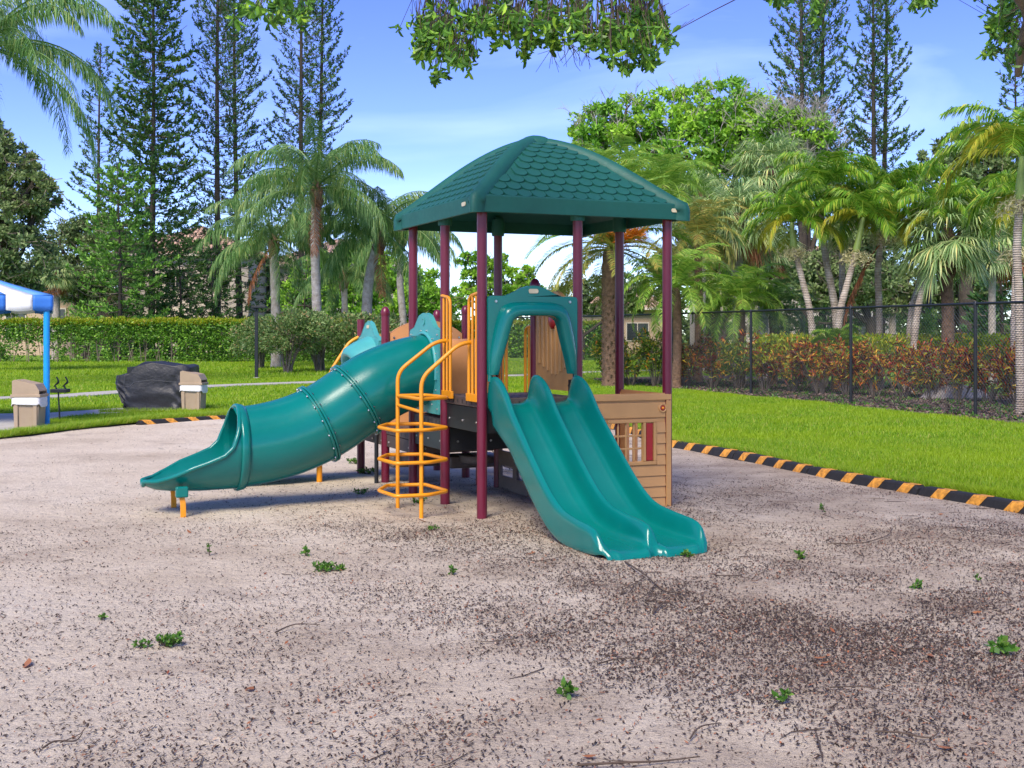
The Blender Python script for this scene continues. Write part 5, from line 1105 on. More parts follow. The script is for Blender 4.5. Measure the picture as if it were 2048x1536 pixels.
def fanpalm(label, basepx, Y, pts, r0, r1, lb=.95, nf=34, lp=1.0, boots=True, mat=LFAN, skirt=.2, bark=None):
    base = at(basepx, Y); tr = [base-[0, 0, .2]]+[at(px, Y, py) for px, py in pts]; nf = int(nf*1.5); t, top = palm_root('sabal_palm', label, base, tr, r0, r1, bark or BARKG); g, gs, gd = G(), G(), G()
    for k in range(nf):
        f = k/(nf-1); a = k*2.399+rng.normal(0, .2); el = math.radians(85-115*f+rng.normal(0, 6)); ln = lp*rng.uniform(.8, 1.1); tt = np.linspace(0, 1, 6); ang = el-.5*tt; T = np.stack([np.cos(ang)*math.cos(a), np.cos(ang)*math.sin(a), np.sin(ang)], 1); P = top+np.concatenate([[[0, 0, 0]], np.cumsum(T[1:]*ln/5, 0)]); tube(gs, P, np.linspace(.025, .012, 6), 3, caps=False)
        Te = T[-1]; Sv = np.array([-math.sin(a), math.cos(a), 0]); n = 36; ph = np.linspace(-1.95, 1.95, n)+rng.normal(0, .03, n); D = np.cos(ph)[:, None]*Te+np.sin(ph)[:, None]*Sv; U = np.cross(Te, Sv); W = np.cos(ph)[:, None]*Sv-np.sin(ph)[:, None]*Te; base_ = P[-1]+D*.02; l = lb*(.62+.38*np.cos(ph*.75))*rng.uniform(.9, 1.08, n)
        dead = f > 1-skirt and rng.random() < .6
        leaflet(gd if dead else g, base_-Te*.1*np.abs(np.sin(ph))[:, None], D+U*.12*np.sign(U[2]), l, W, .036, np.where(dead, 1.3, .8)*rng.uniform(.6, 1.6, n))
    g.build('fan_leaves', mat, t); gs.build('leaf_stems', mat, t)
    if gd.n: gd.build('dead_leaves', LDEAD, t)
    if boots:
        g = G(); lathe(g, [(r1*1.0, -.9), (r1*1.5, -.4), (r1*1.6, .0), (r1*.8, .3)], top, 12)
        for k in range(26): a = rng.uniform(0, 2*PI); c = np.array([math.cos(a), math.sin(a), 0]); h = rng.uniform(-.9, .1); tube(g, [top+c*r1+[0, 0, h-.15], top+c*(r1*1.9+.05)+[0, 0, h+.2]], [.05, .015], 4)
        g.build('boots', BARKB, t)
    return t
fanpalm('small fan palm with a brown trunk left of the pines, behind the hedge', 112, 68, [(112, 640), (112, 590), (113, 555)], .24, .20, .75, 30, .75)
fanpalm('tall round headed fan palm in the middle of the right tree group', 1545, 44, [(1540, 600), (1536, 480), (1540, 350)], .22, .17, 1.0, 40, 1.15)
fanpalm('fan palm with drooping grey green leaves left of the Christmas palms', 1478, 38, [(1476, 600), (1474, 540), (1476, 445)], .20, .17, .95, 38, 1.0)
fanpalm('smaller fan palm behind the roof corner at right', 1402, 46, [(1402, 600), (1402, 500), (1404, 400)], .2, .16, .8, 30, .9)
fanpalm('fan palm low behind the slender palm at x third of right', 1525, 40, [(1526, 620), (1528, 560), (1530, 500)], .17, .15, .8, 24, .8).__setitem__('label', 'lower fan palm tucked between the grey green one and the first slender palm')
fanpalm('thick brown fan palm with hanging rusty dead frond among the right palms', 1895, 30, [(1896, 640), (1893, 560), (1895, 480)], .16, .14, .85, 32, .9, skirt=.0, bark=BARKB)
fanpalm('fan palm behind the far right palms with yellowed leaves', 1985, 36, [(1984, 620), (1985, 560), (1988, 480)], .11, .10, .8, 26, .85)
fanpalm('distant small fan palm between the slender trunks at right', 1785, 66, [(1785, 640), (1784, 580)], .2, .17, .9, 26, .8, boots=False)
fanpalm('distant low fan palm right of the leaning twin trunks', 1925, 62, [(1925, 640), (1925, 610)], .2, .17, .9, 24, .8, boots=False)

# date palm with fruit
base = at(1224, 33.5); t, top = palm_root('date_palm', 'date palm with yellowing arched fronds and orange fruit clusters behind the right roof posts', base, [base-[0, 0, .2], at(1222, 33.5, 640), at(1220, 33.5, 560), at(1222, 33.5, 500)], .26, .22, BARKB)
g = G()
for k in range(150): a = k*2.399; z = .05+k*.0165; c = np.array([math.cos(a), math.sin(a), 0]); tube(g, [c*.20+[0, 0, z-.05], c*.30+[0, 0, z+.07]], [.05, .02], 4)
g.build('frond_bases', BARKB, t)
g, gs, gy, gys = G(), G(), G(), G()
for k in range(44):
    f = k/43; a = k*2.399; el = math.radians(86-100*f**1.1+rng.normal(0, 5)); old = f > .6; frond(gy if old else g, gys if old else gs, top+[0, 0, .25*(1-f)], a, el, 2.55*rng.uniform(.9, 1.1), 1.35+.3*rng.random(), 110, .42, .034, .3, .35, .06, rng.normal(0, .3), .12, .55)
g.build('fronds', LARECA, t); gs.build('frond_stems', LARECA, t); gy.build('old_fronds', LDATE, t); gys.build('old_frond_stems', LDATE, t)
for (px, py) in ((1272, 470), (1205, 462), (1250, 478)):
    g = G(); c = at(px, 33.0, py)-base; n = 260; d = nrm(rng.normal(size=(n, 3))*[1, .6, .6]+[0, -.2, .2]); b = c+rng.normal(0, .05, (n, 3)); leafq(g, b, d, rng.uniform(.2, .45, n), .02); tube(g, [top+[0, 0, .1], (top+c)/2+[0, 0, .25], c], .02, 5); g.build('fruit_cluster', LFRUIT, t)

def clumppalm(label, px, Y, cy, Ln, nf, mat=LARECA, nm='date_palm', droop=.35, ll=.34):
    base = at(px, Y); t, top = palm_root(nm, label, base, [base-[0, 0, .1], at(px+3, Y, (cy+HZ+FPX*EYE/Y)/2), at(px, Y, cy)], .13, .11, BARKB); g, gs = G(), G()
    for k in range(nf):
        f = k/(nf-1); el = math.radians(84-95*f+rng.normal(0, 6)); frond(g, gs, top, k*2.399, el, Ln*rng.uniform(.85, 1.1), 1.7+.4*rng.random(), 64, ll, .026, droop, .2, .07, rng.normal(0, .3), .1, .5)
    g.build('fronds', mat, t); gs.build('frond_stems', mat, t); return t
clumppalm('light green pygmy palm with arching fronds just behind the right end post', 1352, 32.3, 575, 1.85, 34)
clumppalm('bright yellow green feathery palm over the orange crotons', 1480, 32.6, 600, 1.7, 34, LARECA)
clumppalm('small feathery palm right of the bright one, darker green', 1545, 34, 615, 1.4, 24, LQUEEN)
clumppalm('pale green palm crown rising behind the green roof slope', 1235, 42, 365, 2.6, 34, LARECA, 'coconut_palm', .4, .55)
clumppalm('second pale palm crown behind the right roof edge', 1330, 40, 370, 2.2, 30, LARECA, 'coconut_palm', .4, .5)
clumppalm('light feathery palm behind the roof corner at right', 1395, 36, 470, 1.9, 26, LDATE, 'coconut_palm', .4, .45)
clumppalm('young yellow green palm low behind the fence at right', 1672, 30, 690, .9, 14, LXMAS)

def xmas(label, pts, Y, crown, r0, r1, Ln=1.45, nf=15, flowers=True, fl=None):
    base = at(pts[0][0], Y); tr = [base-[0, 0, .1]]+[at(px, Y, py) for px, py in pts[1:]]; r0, r1 = r0*.70, r1*.80; t, top = palm_root('slender_palm', label, base, tr, r0, r1, RINGT)
    cr_ = at(crown[0], Y, crown[1])-base; g = G(); P = np.array([top, (top+cr_)/2, cr_]); tube(g, spline(P, 3), np.interp(np.linspace(0, 1, 7), [0, .15, 1], [r1*1.05, r1*1.35, r1*.6]), 10); g.build('crownshaft', simple('green_crownshaft', (.22, .30, .07), .5, 0, .2, 4, .1), t, smooth=True)
    g, gs, go, gos = G(), G(), G(), G()
    for k in range(nf):
        f = k/(nf-1); a = k*2.399+rng.normal(0, .2); el = math.radians(86-66*f+rng.normal(0, 6)); old = f > .72 and rng.random() < .7
        frond(go if old else g, gos if old else gs, cr_, a, el, Ln*rng.uniform(.85, 1.1), 1.75+.45*rng.random(), 84, .55, .027, .95, .40, .06, rng.normal(0, .25), .13, .5, power=1.1)
    g.build('fronds', LXMAS, t); gs.build('frond_stems', LXMAS, t)
    if go.n: go.build('older_fronds', LXMASO, t); gos.build('older_frond_stems', LXMASO, t)
    if flowers:
        g = G(); n = 620; a = rng.uniform(0, 2*PI, n); rr = rng.uniform(.05, .42, n); P = np.stack([np.cos(a)*rr, np.sin(a)*rr, -.06-rr*.3+rng.normal(0, .09, n)], 1)+top; leafq(g, P, rng.normal(size=(n, 3)), rng.uniform(.06, .14, n), .022)
        for k in range(10): a = rng.uniform(0, 2*PI); tube(g, [top, top+[.25*math.cos(a), .25*math.sin(a), -.02], top+[.42*math.cos(a), .42*math.sin(a), -.22]], .008, 4)
        g.build('flower_spray', LFLOWER, t)['kind'] = 'stuff'
    return t
xmas('slender leaning palm, leftmost of the right group, with cream flower spray', [(1632, 690), (1622, 640), (1607, 570), (1588, 498)], 31, (1583, 445), .13, .09)
xmas('slender palm with bare pale trunk and high crown, second from left at right', [(1682, 690), (1670, 620), (1652, 520), (1638, 415)], 31.5, (1650, 372), .15, .10, 1.6, flowers=False)
xmas('upright slender palm behind the two crossing trunks', [(1684, 690), (1684, 600), (1684, 480)], 33, (1690, 415), .12, .10, 1.5)
xmas('leaning slender palm crossing in front of the upright one, with yellow green crown', [(1668, 700), (1678, 640), (1694, 570), (1712, 505)], 30.5, (1727, 435), .14, .09, 1.5)
xmas('slender palm in the centre of the right group with a brown dead frond hanging', [(1760, 700), (1758, 620), (1756, 540), (1764, 468)], 32, (1790, 385), .13, .10, 1.6)
xmas('left one of the twin trunks leaning right, behind the lamp post', [(1812, 690), (1822, 630), (1838, 570), (1850, 500)], 31, (1866, 425), .12, .09, 1.35)
xmas('right one of the twin leaning trunks, with the fullest crown', [(1818, 690), (1834, 630), (1852, 560), (1862, 508)], 30, (1884, 430), .13, .09, 1.55)
xmas('tall dark trunked palm at the right photo edge with large arching crown', [(2042, 700), (2038, 600), (2034, 500), (2040, 400)], 22, (2044, 312), .11, .09, 2.05, 17)
xmas('thin palm just left of the tall one at the right photo edge', [(2026, 700), (2028, 620), (2033, 500)], 27, (2060, 400), .10, .08, 1.5)
for px, py, py2, w_, Y in ((1733, 520, 690, 20, 31.8), (1747, 490, 640, 14, 31.9)):
    d_ = thing('dead_frond', 'rusty brown dead frond hanging along a trunk in the middle of the right palms' if px == 1733 else 'thin brown dead frond hanging beside the central slender trunk', 'dead palm frond', tuple(at(px, Y))); g, gs = G(), G(); frond(g, gs, np.array([.15, 0, EYE-(py-HZ)*Y/FPX]), PI, -.9, 2.2, .7, 60, .35, .03, 1.4, 0, .15); g.build('leaflets', LDEAD, d_); gs.build('stem', LDEAD, d_)

# ------------------------------------------------------------------ Norfolk pines
def pine_mesh(H, R, z0, dens, seed, cone=.75, bare=.25, ups=.32, tip_up=.55, mat=LPINE, ntw=22, tw=.27, wsp=.085):
    r = np.random.default_rng(seed); gt, gf, gb = G(), G(), G(); kz = 24; ln_ = r.normal(0, .012)
    zz = np.linspace(-.2, H, kz); P = np.stack([.07*np.sin(np.linspace(0, 5, kz)+seed)+ln_*zz, .05*np.cos(np.linspace(0, 4, kz)), zz], 1); tube(gt, P, np.linspace(.21, .03, kz)*(H/24)**.5, 10)
    z = z0; A, Bp, Cc, bs, be = [], [], [], [], []; ga = r.uniform(0, 2*PI)
    while z < H-.1:
        f = (z-z0)/(H-z0); Rz = R*((1-f)**cone*.92+.08)*(1+.10*math.sin(z*1.7+seed)+.07*math.sin(z*4.1)); nb = r.integers(5, 8); a0 = r.uniform(0, 2*PI)
        for k in range(nb):
            a = a0+k*2*PI/nb+r.normal(0, .15)
            if r.random() > dens*(1-.25*max(0, math.cos(a-ga+z*.25))): continue
            Lb = Rz*r.uniform(.62, 1.14); el0 = ups*(f*1.5-.35)+r.normal(0, .09); m_ = 6; t = np.linspace(0, 1, m_); ang = el0-.15*np.sin(t*PI)+tip_up*t**2
            T = np.stack([np.cos(ang)*math.cos(a), np.cos(ang)*math.sin(a), np.sin(ang)], 1); Pb = np.concatenate([[[0, 0, 0]], np.cumsum(T[1:]*Lb/(m_-1), 0)])+[ln_*z, 0, z]
            bs.append(Pb[:-1]); be.append(Pb[1:])
            if r.random() < .03: continue
            n = max(4, int(ntw*Lb/R*1.35)); tt = bare*.7+(1-bare*.7)*r.random(n)**.8; tt[0] = 1
            B = np.stack([np.interp(tt, t, Pb[:, i]) for i in range(3)], 1); Tt = np.stack([np.interp(tt, t, T[:, i]) for i in range(3)], 1); sd = np.where(r.random(n) < .5, -1, 1)[:, None]; Sv = np.array([-math.sin(a), math.cos(a), 0])
            D = nrm(Tt*.8+Sv*sd*r.uniform(.2, 1, (n, 1))+np.array([0, 0, 1])*r.uniform(.25, .9, (n, 1))); o = r.uniform(.05, .30, (n, 1))*(1.3-tt[:, None]); q3 = slice(0, None, 4); bs.append(B[q3]); be.append((B+D*o)[q3]); A.append(B+D*o); Bp.append(D); Cc.append(tw*r.uniform(.6, 1.3, n))
        z += r.uniform(.34, .60)*(1-.35*f)
    bs = np.concatenate(bs); be = np.concatenate(be); sticks(gb, bs, be, .016)
    B = np.concatenate(A); D = np.concatenate(Bp); l = np.concatenate(Cc); n = len(B); k4 = 3
    Bs = np.repeat(B, k4, 0); Ds = nrm(np.repeat(D, k4, 0)+r.normal(0, .42, (n*k4, 3))); leafq(gf, Bs, Ds, np.repeat(l, k4)*r.uniform(.7, 1.15, n*k4), wsp*r.uniform(.6, 1.1, n*k4), mid=.55, r=r)
    return gt, gb, gf
def pine(label, px, Y, topy, R, z0f=.02, dens=.95, seed=1, mat=LPINE, **kw):
    b = at(px, Y); H = EYE-(topy-HZ)*Y/FPX; t = thing('norfolk_pine', label, 'pine tree', tuple(b), 0); gt, gb, gf = pine_mesh(H, R, H*z0f, dens, seed, mat=mat, **kw)
    gt.build('trunk', BARKD, t, smooth=True); gb.build('branches', BARKM, t); gf.build('foliage', mat, t); return t
pine('densest tall pine of the left group, reaching out of the photo', 305, 72, -190, 4.0, seed=11, cone=.55, wsp=.13, tw=.34, ntw=34, bare=.02)
pine('bright green lower pine in front of the densest one', 238, 66, 330, 3.4, seed=12, mat=LPINEF, cone=.5, ups=.2, wsp=.12, ntw=30)
pine('thin pine with round tufted tip left of the densest one', 190, 84, 86, 3.0, seed=13, cone=.6, bare=.5, dens=.75)
pine('airy tall pine with upswept bare twigs, left one of a close pair', 432, 76, -230, 3.5, seed=14, cone=.36, bare=.35, ups=.8, dens=.9, ntw=19)
pine('airy tall pine, right one of a close pair', 480, 80, -170, 3.1, seed=15, cone=.40, bare=.35, ups=.8, dens=.85, ntw=19)
pine('tall pine behind the tallest drooping palm, left trunk of two', 606, 82, -210, 3.4, seed=16, cone=.42, bare=.3, ups=.7, dens=.8)
pine('tall pine behind the tallest drooping palm, right trunk of two', 634, 86, -190, 3.0, seed=17, cone=.42, bare=.3, ups=.7, dens=.75)
pine('low dark pine filling the gap right of the densest one', 360, 70, 470, 3.2, seed=18, cone=.55, ups=.1)
pine('low dark pine behind the left lamp post', 425, 74, 500, 2.6, seed=19, cone=.55, ups=.1)
pine('tall dense pine at right, left trunk of two', 1608, 66, -230, 3.2, seed=20, cone=.42, bare=.25, ups=.85, dens=.9)
pine('tall dense pine at right, right trunk of two', 1644, 68, -210, 3.0, seed=21, cone=.42, bare=.15, ups=.85, dens=.95)
pine('sparse tall pine standing alone against the sky at right, left trunk', 1756, 74, -190, 2.7, seed=22, cone=.38, bare=.4, ups=.75, dens=.7)
pine('sparse tall pine standing alone against the sky at right, right trunk', 1766, 75, -160, 2.5, seed=23, cone=.4, bare=.4, ups=.75, dens=.5)
pine('dark low pine behind the slender trunks at right', 1662, 56, 470, 2.6, seed=24, cone=.6, ups=.1)
pine('dark layered pine near the right photo edge', 2000, 44, 470, 1.9, seed=25, cone=.8, ups=.1, wsp=.12)
pine('slim pine behind the tall palm at the right photo edge', 2045, 62, 95, 2.2, seed=26, cone=.5, bare=.4, dens=.7)
pine('low dark pine behind the middle palms', 610, 66, 540, 1.9, seed=27, cone=.6, ups=.1)

# ------------------------------------------------------------------ broadleaf trees
def tree(label, px, Y, lobes, n, size, mat, seed, trunk_r=.3, name='broadleaf_tree', dead=0, bark=BARKM, cat='tree'):
    """lobes: (px, py, rx_px, ry_px, depth offset m)"""
    r = np.random.default_rng(seed); b = at(px, Y); t = thing(name, label, cat, tuple(b)); k_ = Y/FPX
    L3 = [(at(a, Y, c)[[0, 1, 2]]-b+[0, dz, 0], rx*k_, ry*k_) for a, c, rx, ry, dz in lobes]
    g = G(); zc = np.mean([l[0][2] for l in L3])
    fork = np.array([0, 0, max(.8, zc*.45)]); tube(g, spline([[0, 0, -.2], [.1, 0, fork[2]*.5], fork], 4), np.linspace(trunk_r*1.2, trunk_r*.8, 9), 10)
    for c, rx, ry in L3: tube(g, spline([fork-[0, 0, .3], (fork+c)/2+r.normal(0, .3, 3), c, c+[r.normal(0, .3)*rx, 0, ry*.7]], 4), np.linspace(trunk_r*.55, trunk_r*.08, 13), 6)
    g.build('trunk', BARKD, t, smooth=True)
    area = np.array([rx*ry for _, rx, ry in L3]); pr = area/area.sum()
    nc = max(40, n//55); li = r.choice(len(L3), nc, p=pr); v = nrm(r.normal(size=(nc, 3)))*r.uniform(.30, 1.06, (nc, 1))**.45
    cen = np.array([L3[i][0] for i in li])+v*np.array([[L3[i][1], L3[i][1]*.85, L3[i][2]] for i in li]); rc = r.uniform(.25, .60, nc)*np.sqrt(np.array([L3[i][1]*L3[i][2] for i in li]))*.34
    ci = r.integers(0, nc, n); vv = nrm(r.normal(size=(n, 3)))*r.random((n, 1))**.4; P = cen[ci]+vv*rc[ci][:, None]*[1.25, 1.25, .75]; ok = P[:, 2] > .25; P = P[ok]; k = len(P)
    D = nrm(vv[ok]*.7+r.normal(0, .6, (k, 3))+[0, 0, .12]); g = G(); leafq(g, P, D, size*r.uniform(.6, 1.4, k), size*r.uniform(.4, .65, k), r=r); g.build('foliage', mat, t)
    g = G(); ii = r.integers(0, nc, nc*2); q = cen[ii]; sticks(g, q-r.normal(0, .3, (len(q), 3)), q+vv[:len(q)]*rc[ii][:, None]*1.5, .014); 
    if dead:
        P = cen[r.integers(0, nc, dead)]; P = P[P[:, 2] > zc*.9]; D = nrm(r.normal(0, .5, (len(P), 3))+[0, 0, .9]); sticks(g, P, P+D*.9, .016, r2=.006)
        for q in range(5): B = P+D*r.uniform(.2, .8, (len(P), 1)); D2 = nrm(D+r.normal(0, .45, D.shape)); sticks(g, B, B+D2*.55, .010, r2=.004)
    g.build('twigs', GTWIG if dead else BARKM, t)['kind'] = 'stuff'; return t
tree('big round bright green tree with grey bare twigs behind the right side of the roof', 1420, 62, [(1200, 255, 62, 52, 0), (1260, 235, 70, 50, 1), (1340, 240, 80, 60, 0), (1430, 225, 95, 62, -1), (1470, 290, 90, 70, -1.5), (1390, 310, 90, 60, -1), (1530, 260, 60, 55, 1), (1180, 300, 50, 40, 0), (1310, 310, 70, 50, 0), (1450, 370, 110, 60, 0), (1330, 390, 80, 50, 0)], 40000, .24, LTREE, 31, .45, dead=260)
tree('olive green tree with many bare grey twigs in front of the dense right pine', 1610, 57, [(1560, 250, 55, 45, 0), (1610, 270, 60, 50, 0), (1645, 320, 48, 55, 0), (1590, 350, 60, 60, 0), (1660, 380, 30, 40, 0)], 20000, .18, LTREE, 32, .3, dead=420)
tree('large grey green oak filling the left photo edge above the tent', -110, 46, [(10, 330, 60, 60, 0), (55, 385, 62, 50, 0), (10, 430, 70, 70, 0), (40, 510, 80, 60, 0), (-30, 300, 60, 60, 0), (15, 590, 75, 40, 0), (85, 410, 32, 26, 0)], 28000, .17, LOAK, 33, .4, name='oak_tree')
tree('grey green oak behind the small fan palm on the left', 175, 76, [(120, 490, 60, 46, 0), (190, 470, 60, 42, 0), (240, 520, 60, 60, 0), (150, 560, 80, 40, 0), (80, 550, 50, 50, 0)], 22000, .22, LOAK, 34, .35, name='oak_tree')
tree('leaning tree with dark limbs beside the pinkish wall at left', 170, 70, [(165, 560, 40, 28, 0), (200, 590, 32, 20, 0), (140, 585, 30, 18, 0)], 4200, .18, LOAK, 35, .14, name='oak_tree')
tree('layered light green tree in the gap under the roof between the maroon posts', 985, 72, [(950, 520, 36, 16, 0), (1005, 525, 28, 14, 0), (970, 550, 42, 16, 0), (1035, 548, 34, 16, 0), (985, 580, 60, 22, 0), (1050, 585, 40, 22, 0), (925, 590, 30, 16, 0)], 9000, .24, LTREE, 36, .14)
tree('dark oak behind the slender palms at far right', 1930, 52, [(1880, 315, 40, 26, 0), (1925, 290, 52, 32, 0), (1980, 285, 55, 40, 0), (1900, 360, 70, 50, 0), (1970, 370, 70, 60, 0), (2040, 330, 60, 70, 0), (1990, 440, 80, 60, 0), (2040, 500, 60, 80, 0)], 22000, .21, LOAK, 37, .35, name='oak_tree')
tree('feathery grey green tree behind the leaning twin trunks', 1930, 60, [(1830, 580, 60, 50, 0), (1900, 560, 60, 60, 0), (1960, 590, 60, 50, 0), (1770, 590, 50, 40, 0)], 16000, .22, LOAK, 38, .2, name='oak_tree')
tree('bushy green tree behind the middle queen palms', 700, 76, [(650, 560, 60, 60, 0), (720, 540, 60, 70, 0), (780, 560, 60, 60, 0), (840, 570, 50, 45, 0), (700, 610, 90, 40, 0), (600, 600, 60, 40, 0)], 18000, .25, LTREE, 39, .25)
tree('rounded green tree behind the far deck posts', 860, 70, [(840, 600, 50, 36, 0), (890, 610, 44, 28, 0), (800, 610, 40, 30, 0)], 9000, .2, LTREE, 40, .15)
tree('dull green tree under the date palm fronds', 1160, 66, [(1140, 600, 50, 34, 0), (1190, 590, 50, 40, 0), (1100, 610, 40, 26, 0), (1250, 590, 50, 44, 0)], 11000, .2, LOAK, 41, .2, name='oak_tree')
tree('dense green tree filling in behind the sabal palms', 1440, 60, [(1390, 500, 70, 70, 0), (1460, 540, 80, 70, 0), (1540, 520, 60, 70, 0), (1340, 560, 60, 60, 0), (1600, 540, 50, 60, 0)], 17000, .23, LOAK, 42, .3)
tree('dark green tree behind the right palm trunks', 1740, 52, [(1700, 470, 60, 50, 0), (1760, 460, 60, 50, 0), (1720, 550, 80, 60, 0), (1640, 560, 50, 60, 0)], 18000, .18, LOAK, 43, .25, name='oak_tree')
# far belt of trees that reads as one mass
g = G(); n = 20000; x = rng.uniform(-75, 75, n); hgt = 4.2+.9*np.sin(x*.23)+.8*np.sin(x*.61+1)+.4*np.sin(x*1.7); z = rng.random(n)**.7*hgt; y = 118+rng.normal(0, 1.5, n)-2*(z/4); leafq(g, np.stack([x, y, z], 1), rng.normal(size=(n, 3)), .75, .45); tag(g.build('far_tree_belt', LOAK), kind='stuff')

# ------------------------------------------------------------------ shade tree whose boughs hang into the top of the photo
st = thing('shade_tree', 'big glossy leaved shade tree whose boughs hang into the top of the photo', 'tree', (6.6, 5.0, 0)); o0 = np.array([6.6, 5.0, 0])
g = G(); fork = np.array([-.2, .3, 3.3]); tube(g, spline([[0, 0, -.3], [-.1, .1, 1.6], fork], 5), np.linspace(.40, .26, 11), 14); g.build('trunk', BARKM, st, smooth=True)
def bough(pts, r0, r1, nm='branch'):
    g = G(); P = spline([fork-[0, 0, .2]]+[np.array(p)-o0 for p in pts], 6); tube(g, P, np.linspace(r0, r1, len(P)), 8); g.build(nm, BARKM, st, smooth=True); return P
def top_(px, Y, py): return at(px, Y, py)
B1 = bough([top_(1900, 7.2, -260), top_(1500, 8.0, -190), top_(1200, 8.2, -120), top_(950, 8.4, -90), top_(700, 8.6, -110), top_(480, 8.8, -90)], .13, .02)
B2 = bough([top_(2150, 6.6, -120), top_(2060, 7.4, 40), top_(2036, 8.0, 150)], .08, .02)
B3 = bough([top_(1850, 7.5, -160), top_(1700, 8.5, -80), top_(1590, 9.0, -50)], .06, .015)
allP = np.concatenate([B1, B2, B3])
regions = [(885, 60, 62, 62, 120), (850, 70, 22, 50, 30), (905, 118, 42, 30, 46), (960, 45, 55, 45, 90), (1030, 40, 55, 42, 90), (1058, 85, 26, 24, 22), (1095, 45, 45, 40, 70), (1110, 88, 26, 20, 20), (1165, 40, 50, 45, 70), (1185, 80, 40, 26, 34), (1245, 60, 60, 52, 100), (1290, 40, 50, 50, 90), (1285, 100, 42, 26, 46), (1255, 138, 28, 8, 8), (1320, 60, 20, 40, 20),
           (560, 10, 48, 22, 34), (602, 26, 20, 26, 26), (505, 26, 36, 18, 26), (548, 42, 18, 10, 8), (1560, -4, 60, 12, 20), (1640, 18, 26, 24, 18), (1850, 2, 36, 16, 22), (2005, 40, 36, 46, 60), (2036, 90, 22, 46, 36), (1985, 105, 22, 14, 12), (2030, 10, 30, 30, 30), (845, 95, 14, 40, 14), (872, 150, 10, 12, 8), (932, 108, 18, 34, 16), (1000, 88, 14, 20, 10), (1050, 108, 10, 16, 8), (1225, 108, 16, 30, 12), (1300, 128, 16, 16, 10), (1334, 90, 10, 30, 8), (1000, -40, 220, 30, 110), (1280, -40, 120, 30, 60)]
gl, gtw = G(), G()
for (px, py, rx, ry, n) in regions:
    for k in range(int(n*.8)):
        a = rng.uniform(0, 2*PI); q = min(1.45, abs(rng.normal(0, .62))); ex, ey = px+rx*q*math.cos(a), py+ry*q*math.sin(a); Yd = 8.3+rng.normal(0, .55); e = top_(ex, Yd, ey)-o0
        d_ = allP-e; j = np.argmin((d_**2).sum(1)-.6*d_[:, 2]); b = allP[j]; v = e-b; L_ = np.linalg.norm(v)
        s0 = e-nrm(v)*min(L_, .22)-[0, 0, -.05]
        if k % 16 == 0: tube(gtw, spline([b, b+v*.45+[rng.normal(0, .08), 0, .10], s0, e], 3), np.linspace(.006, .002, 10), 4)
        else: sticks(gtw, [s0+rng.normal(0, .02, 3)], [e], .0022)
        m_ = rng.integers(5, 9); dirv = nrm(v*.5+rng.normal(0, .35, 3)+[0, 0, -.12]); D = nrm(dirv+rng.normal(0, .62, (m_, 3))); l = rng.uniform(.04, .092, m_)*rng.uniform(.75, 1.1); W = nrm(np.cross(D, rng.normal(0, .5, (m_, 3))+[0, 0, 1]))
        B = e-dirv*rng.uniform(0, .07, (m_, 1)); w_ = (l*.34)[:, None]; Up = np.cross(D, W)*.012; l = l[:, None]
        V = np.stack([B, B+D*l*.35+W*w_/2+Up, B+D*l*.75+W*w_*.46+Up, B+D*l, B+D*l*.75-W*w_*.46+Up, B+D*l*.35-W*w_/2+Up, B+D*l*.55], 1); ii = np.arange(m_)[:, None]*7; s_ = gl.n; gl.add(V, ii+np.array([[0, 1, 2, 6]])); 
        for f_ in ([6, 2, 3], [6, 3, 4]): gl.V.append(np.zeros((0, 3))); gl.F.append(s_+ii+np.array([f_])); gl.M.append(np.zeros(m_, int))
        gl.V.append(np.zeros((0, 3))); gl.F.append(s_+ii+np.array([[0, 6, 4, 5]])); gl.M.append(np.zeros(m_, int))
for k in range(26):   # bare dangling twigs
    px, py = rng.uniform(1100, 1185), rng.uniform(70, 95); Yd = 8.3; p = top_(px, Yd, py)-o0; q = top_(px+rng.normal(-6, 26), Yd+rng.normal(0, .1), py+rng.uniform(25, 62))-o0; tube(gtw, spline([p+[0, 0, .15], p, (p+q)/2+rng.normal(0, .02, 3), q], 3), np.linspace(.004, .0015, 10), 3)
gtw.build('twigs', TWIG, st)['kind'] = 'stuff'; gl.build('leaves', LSHADE, st)

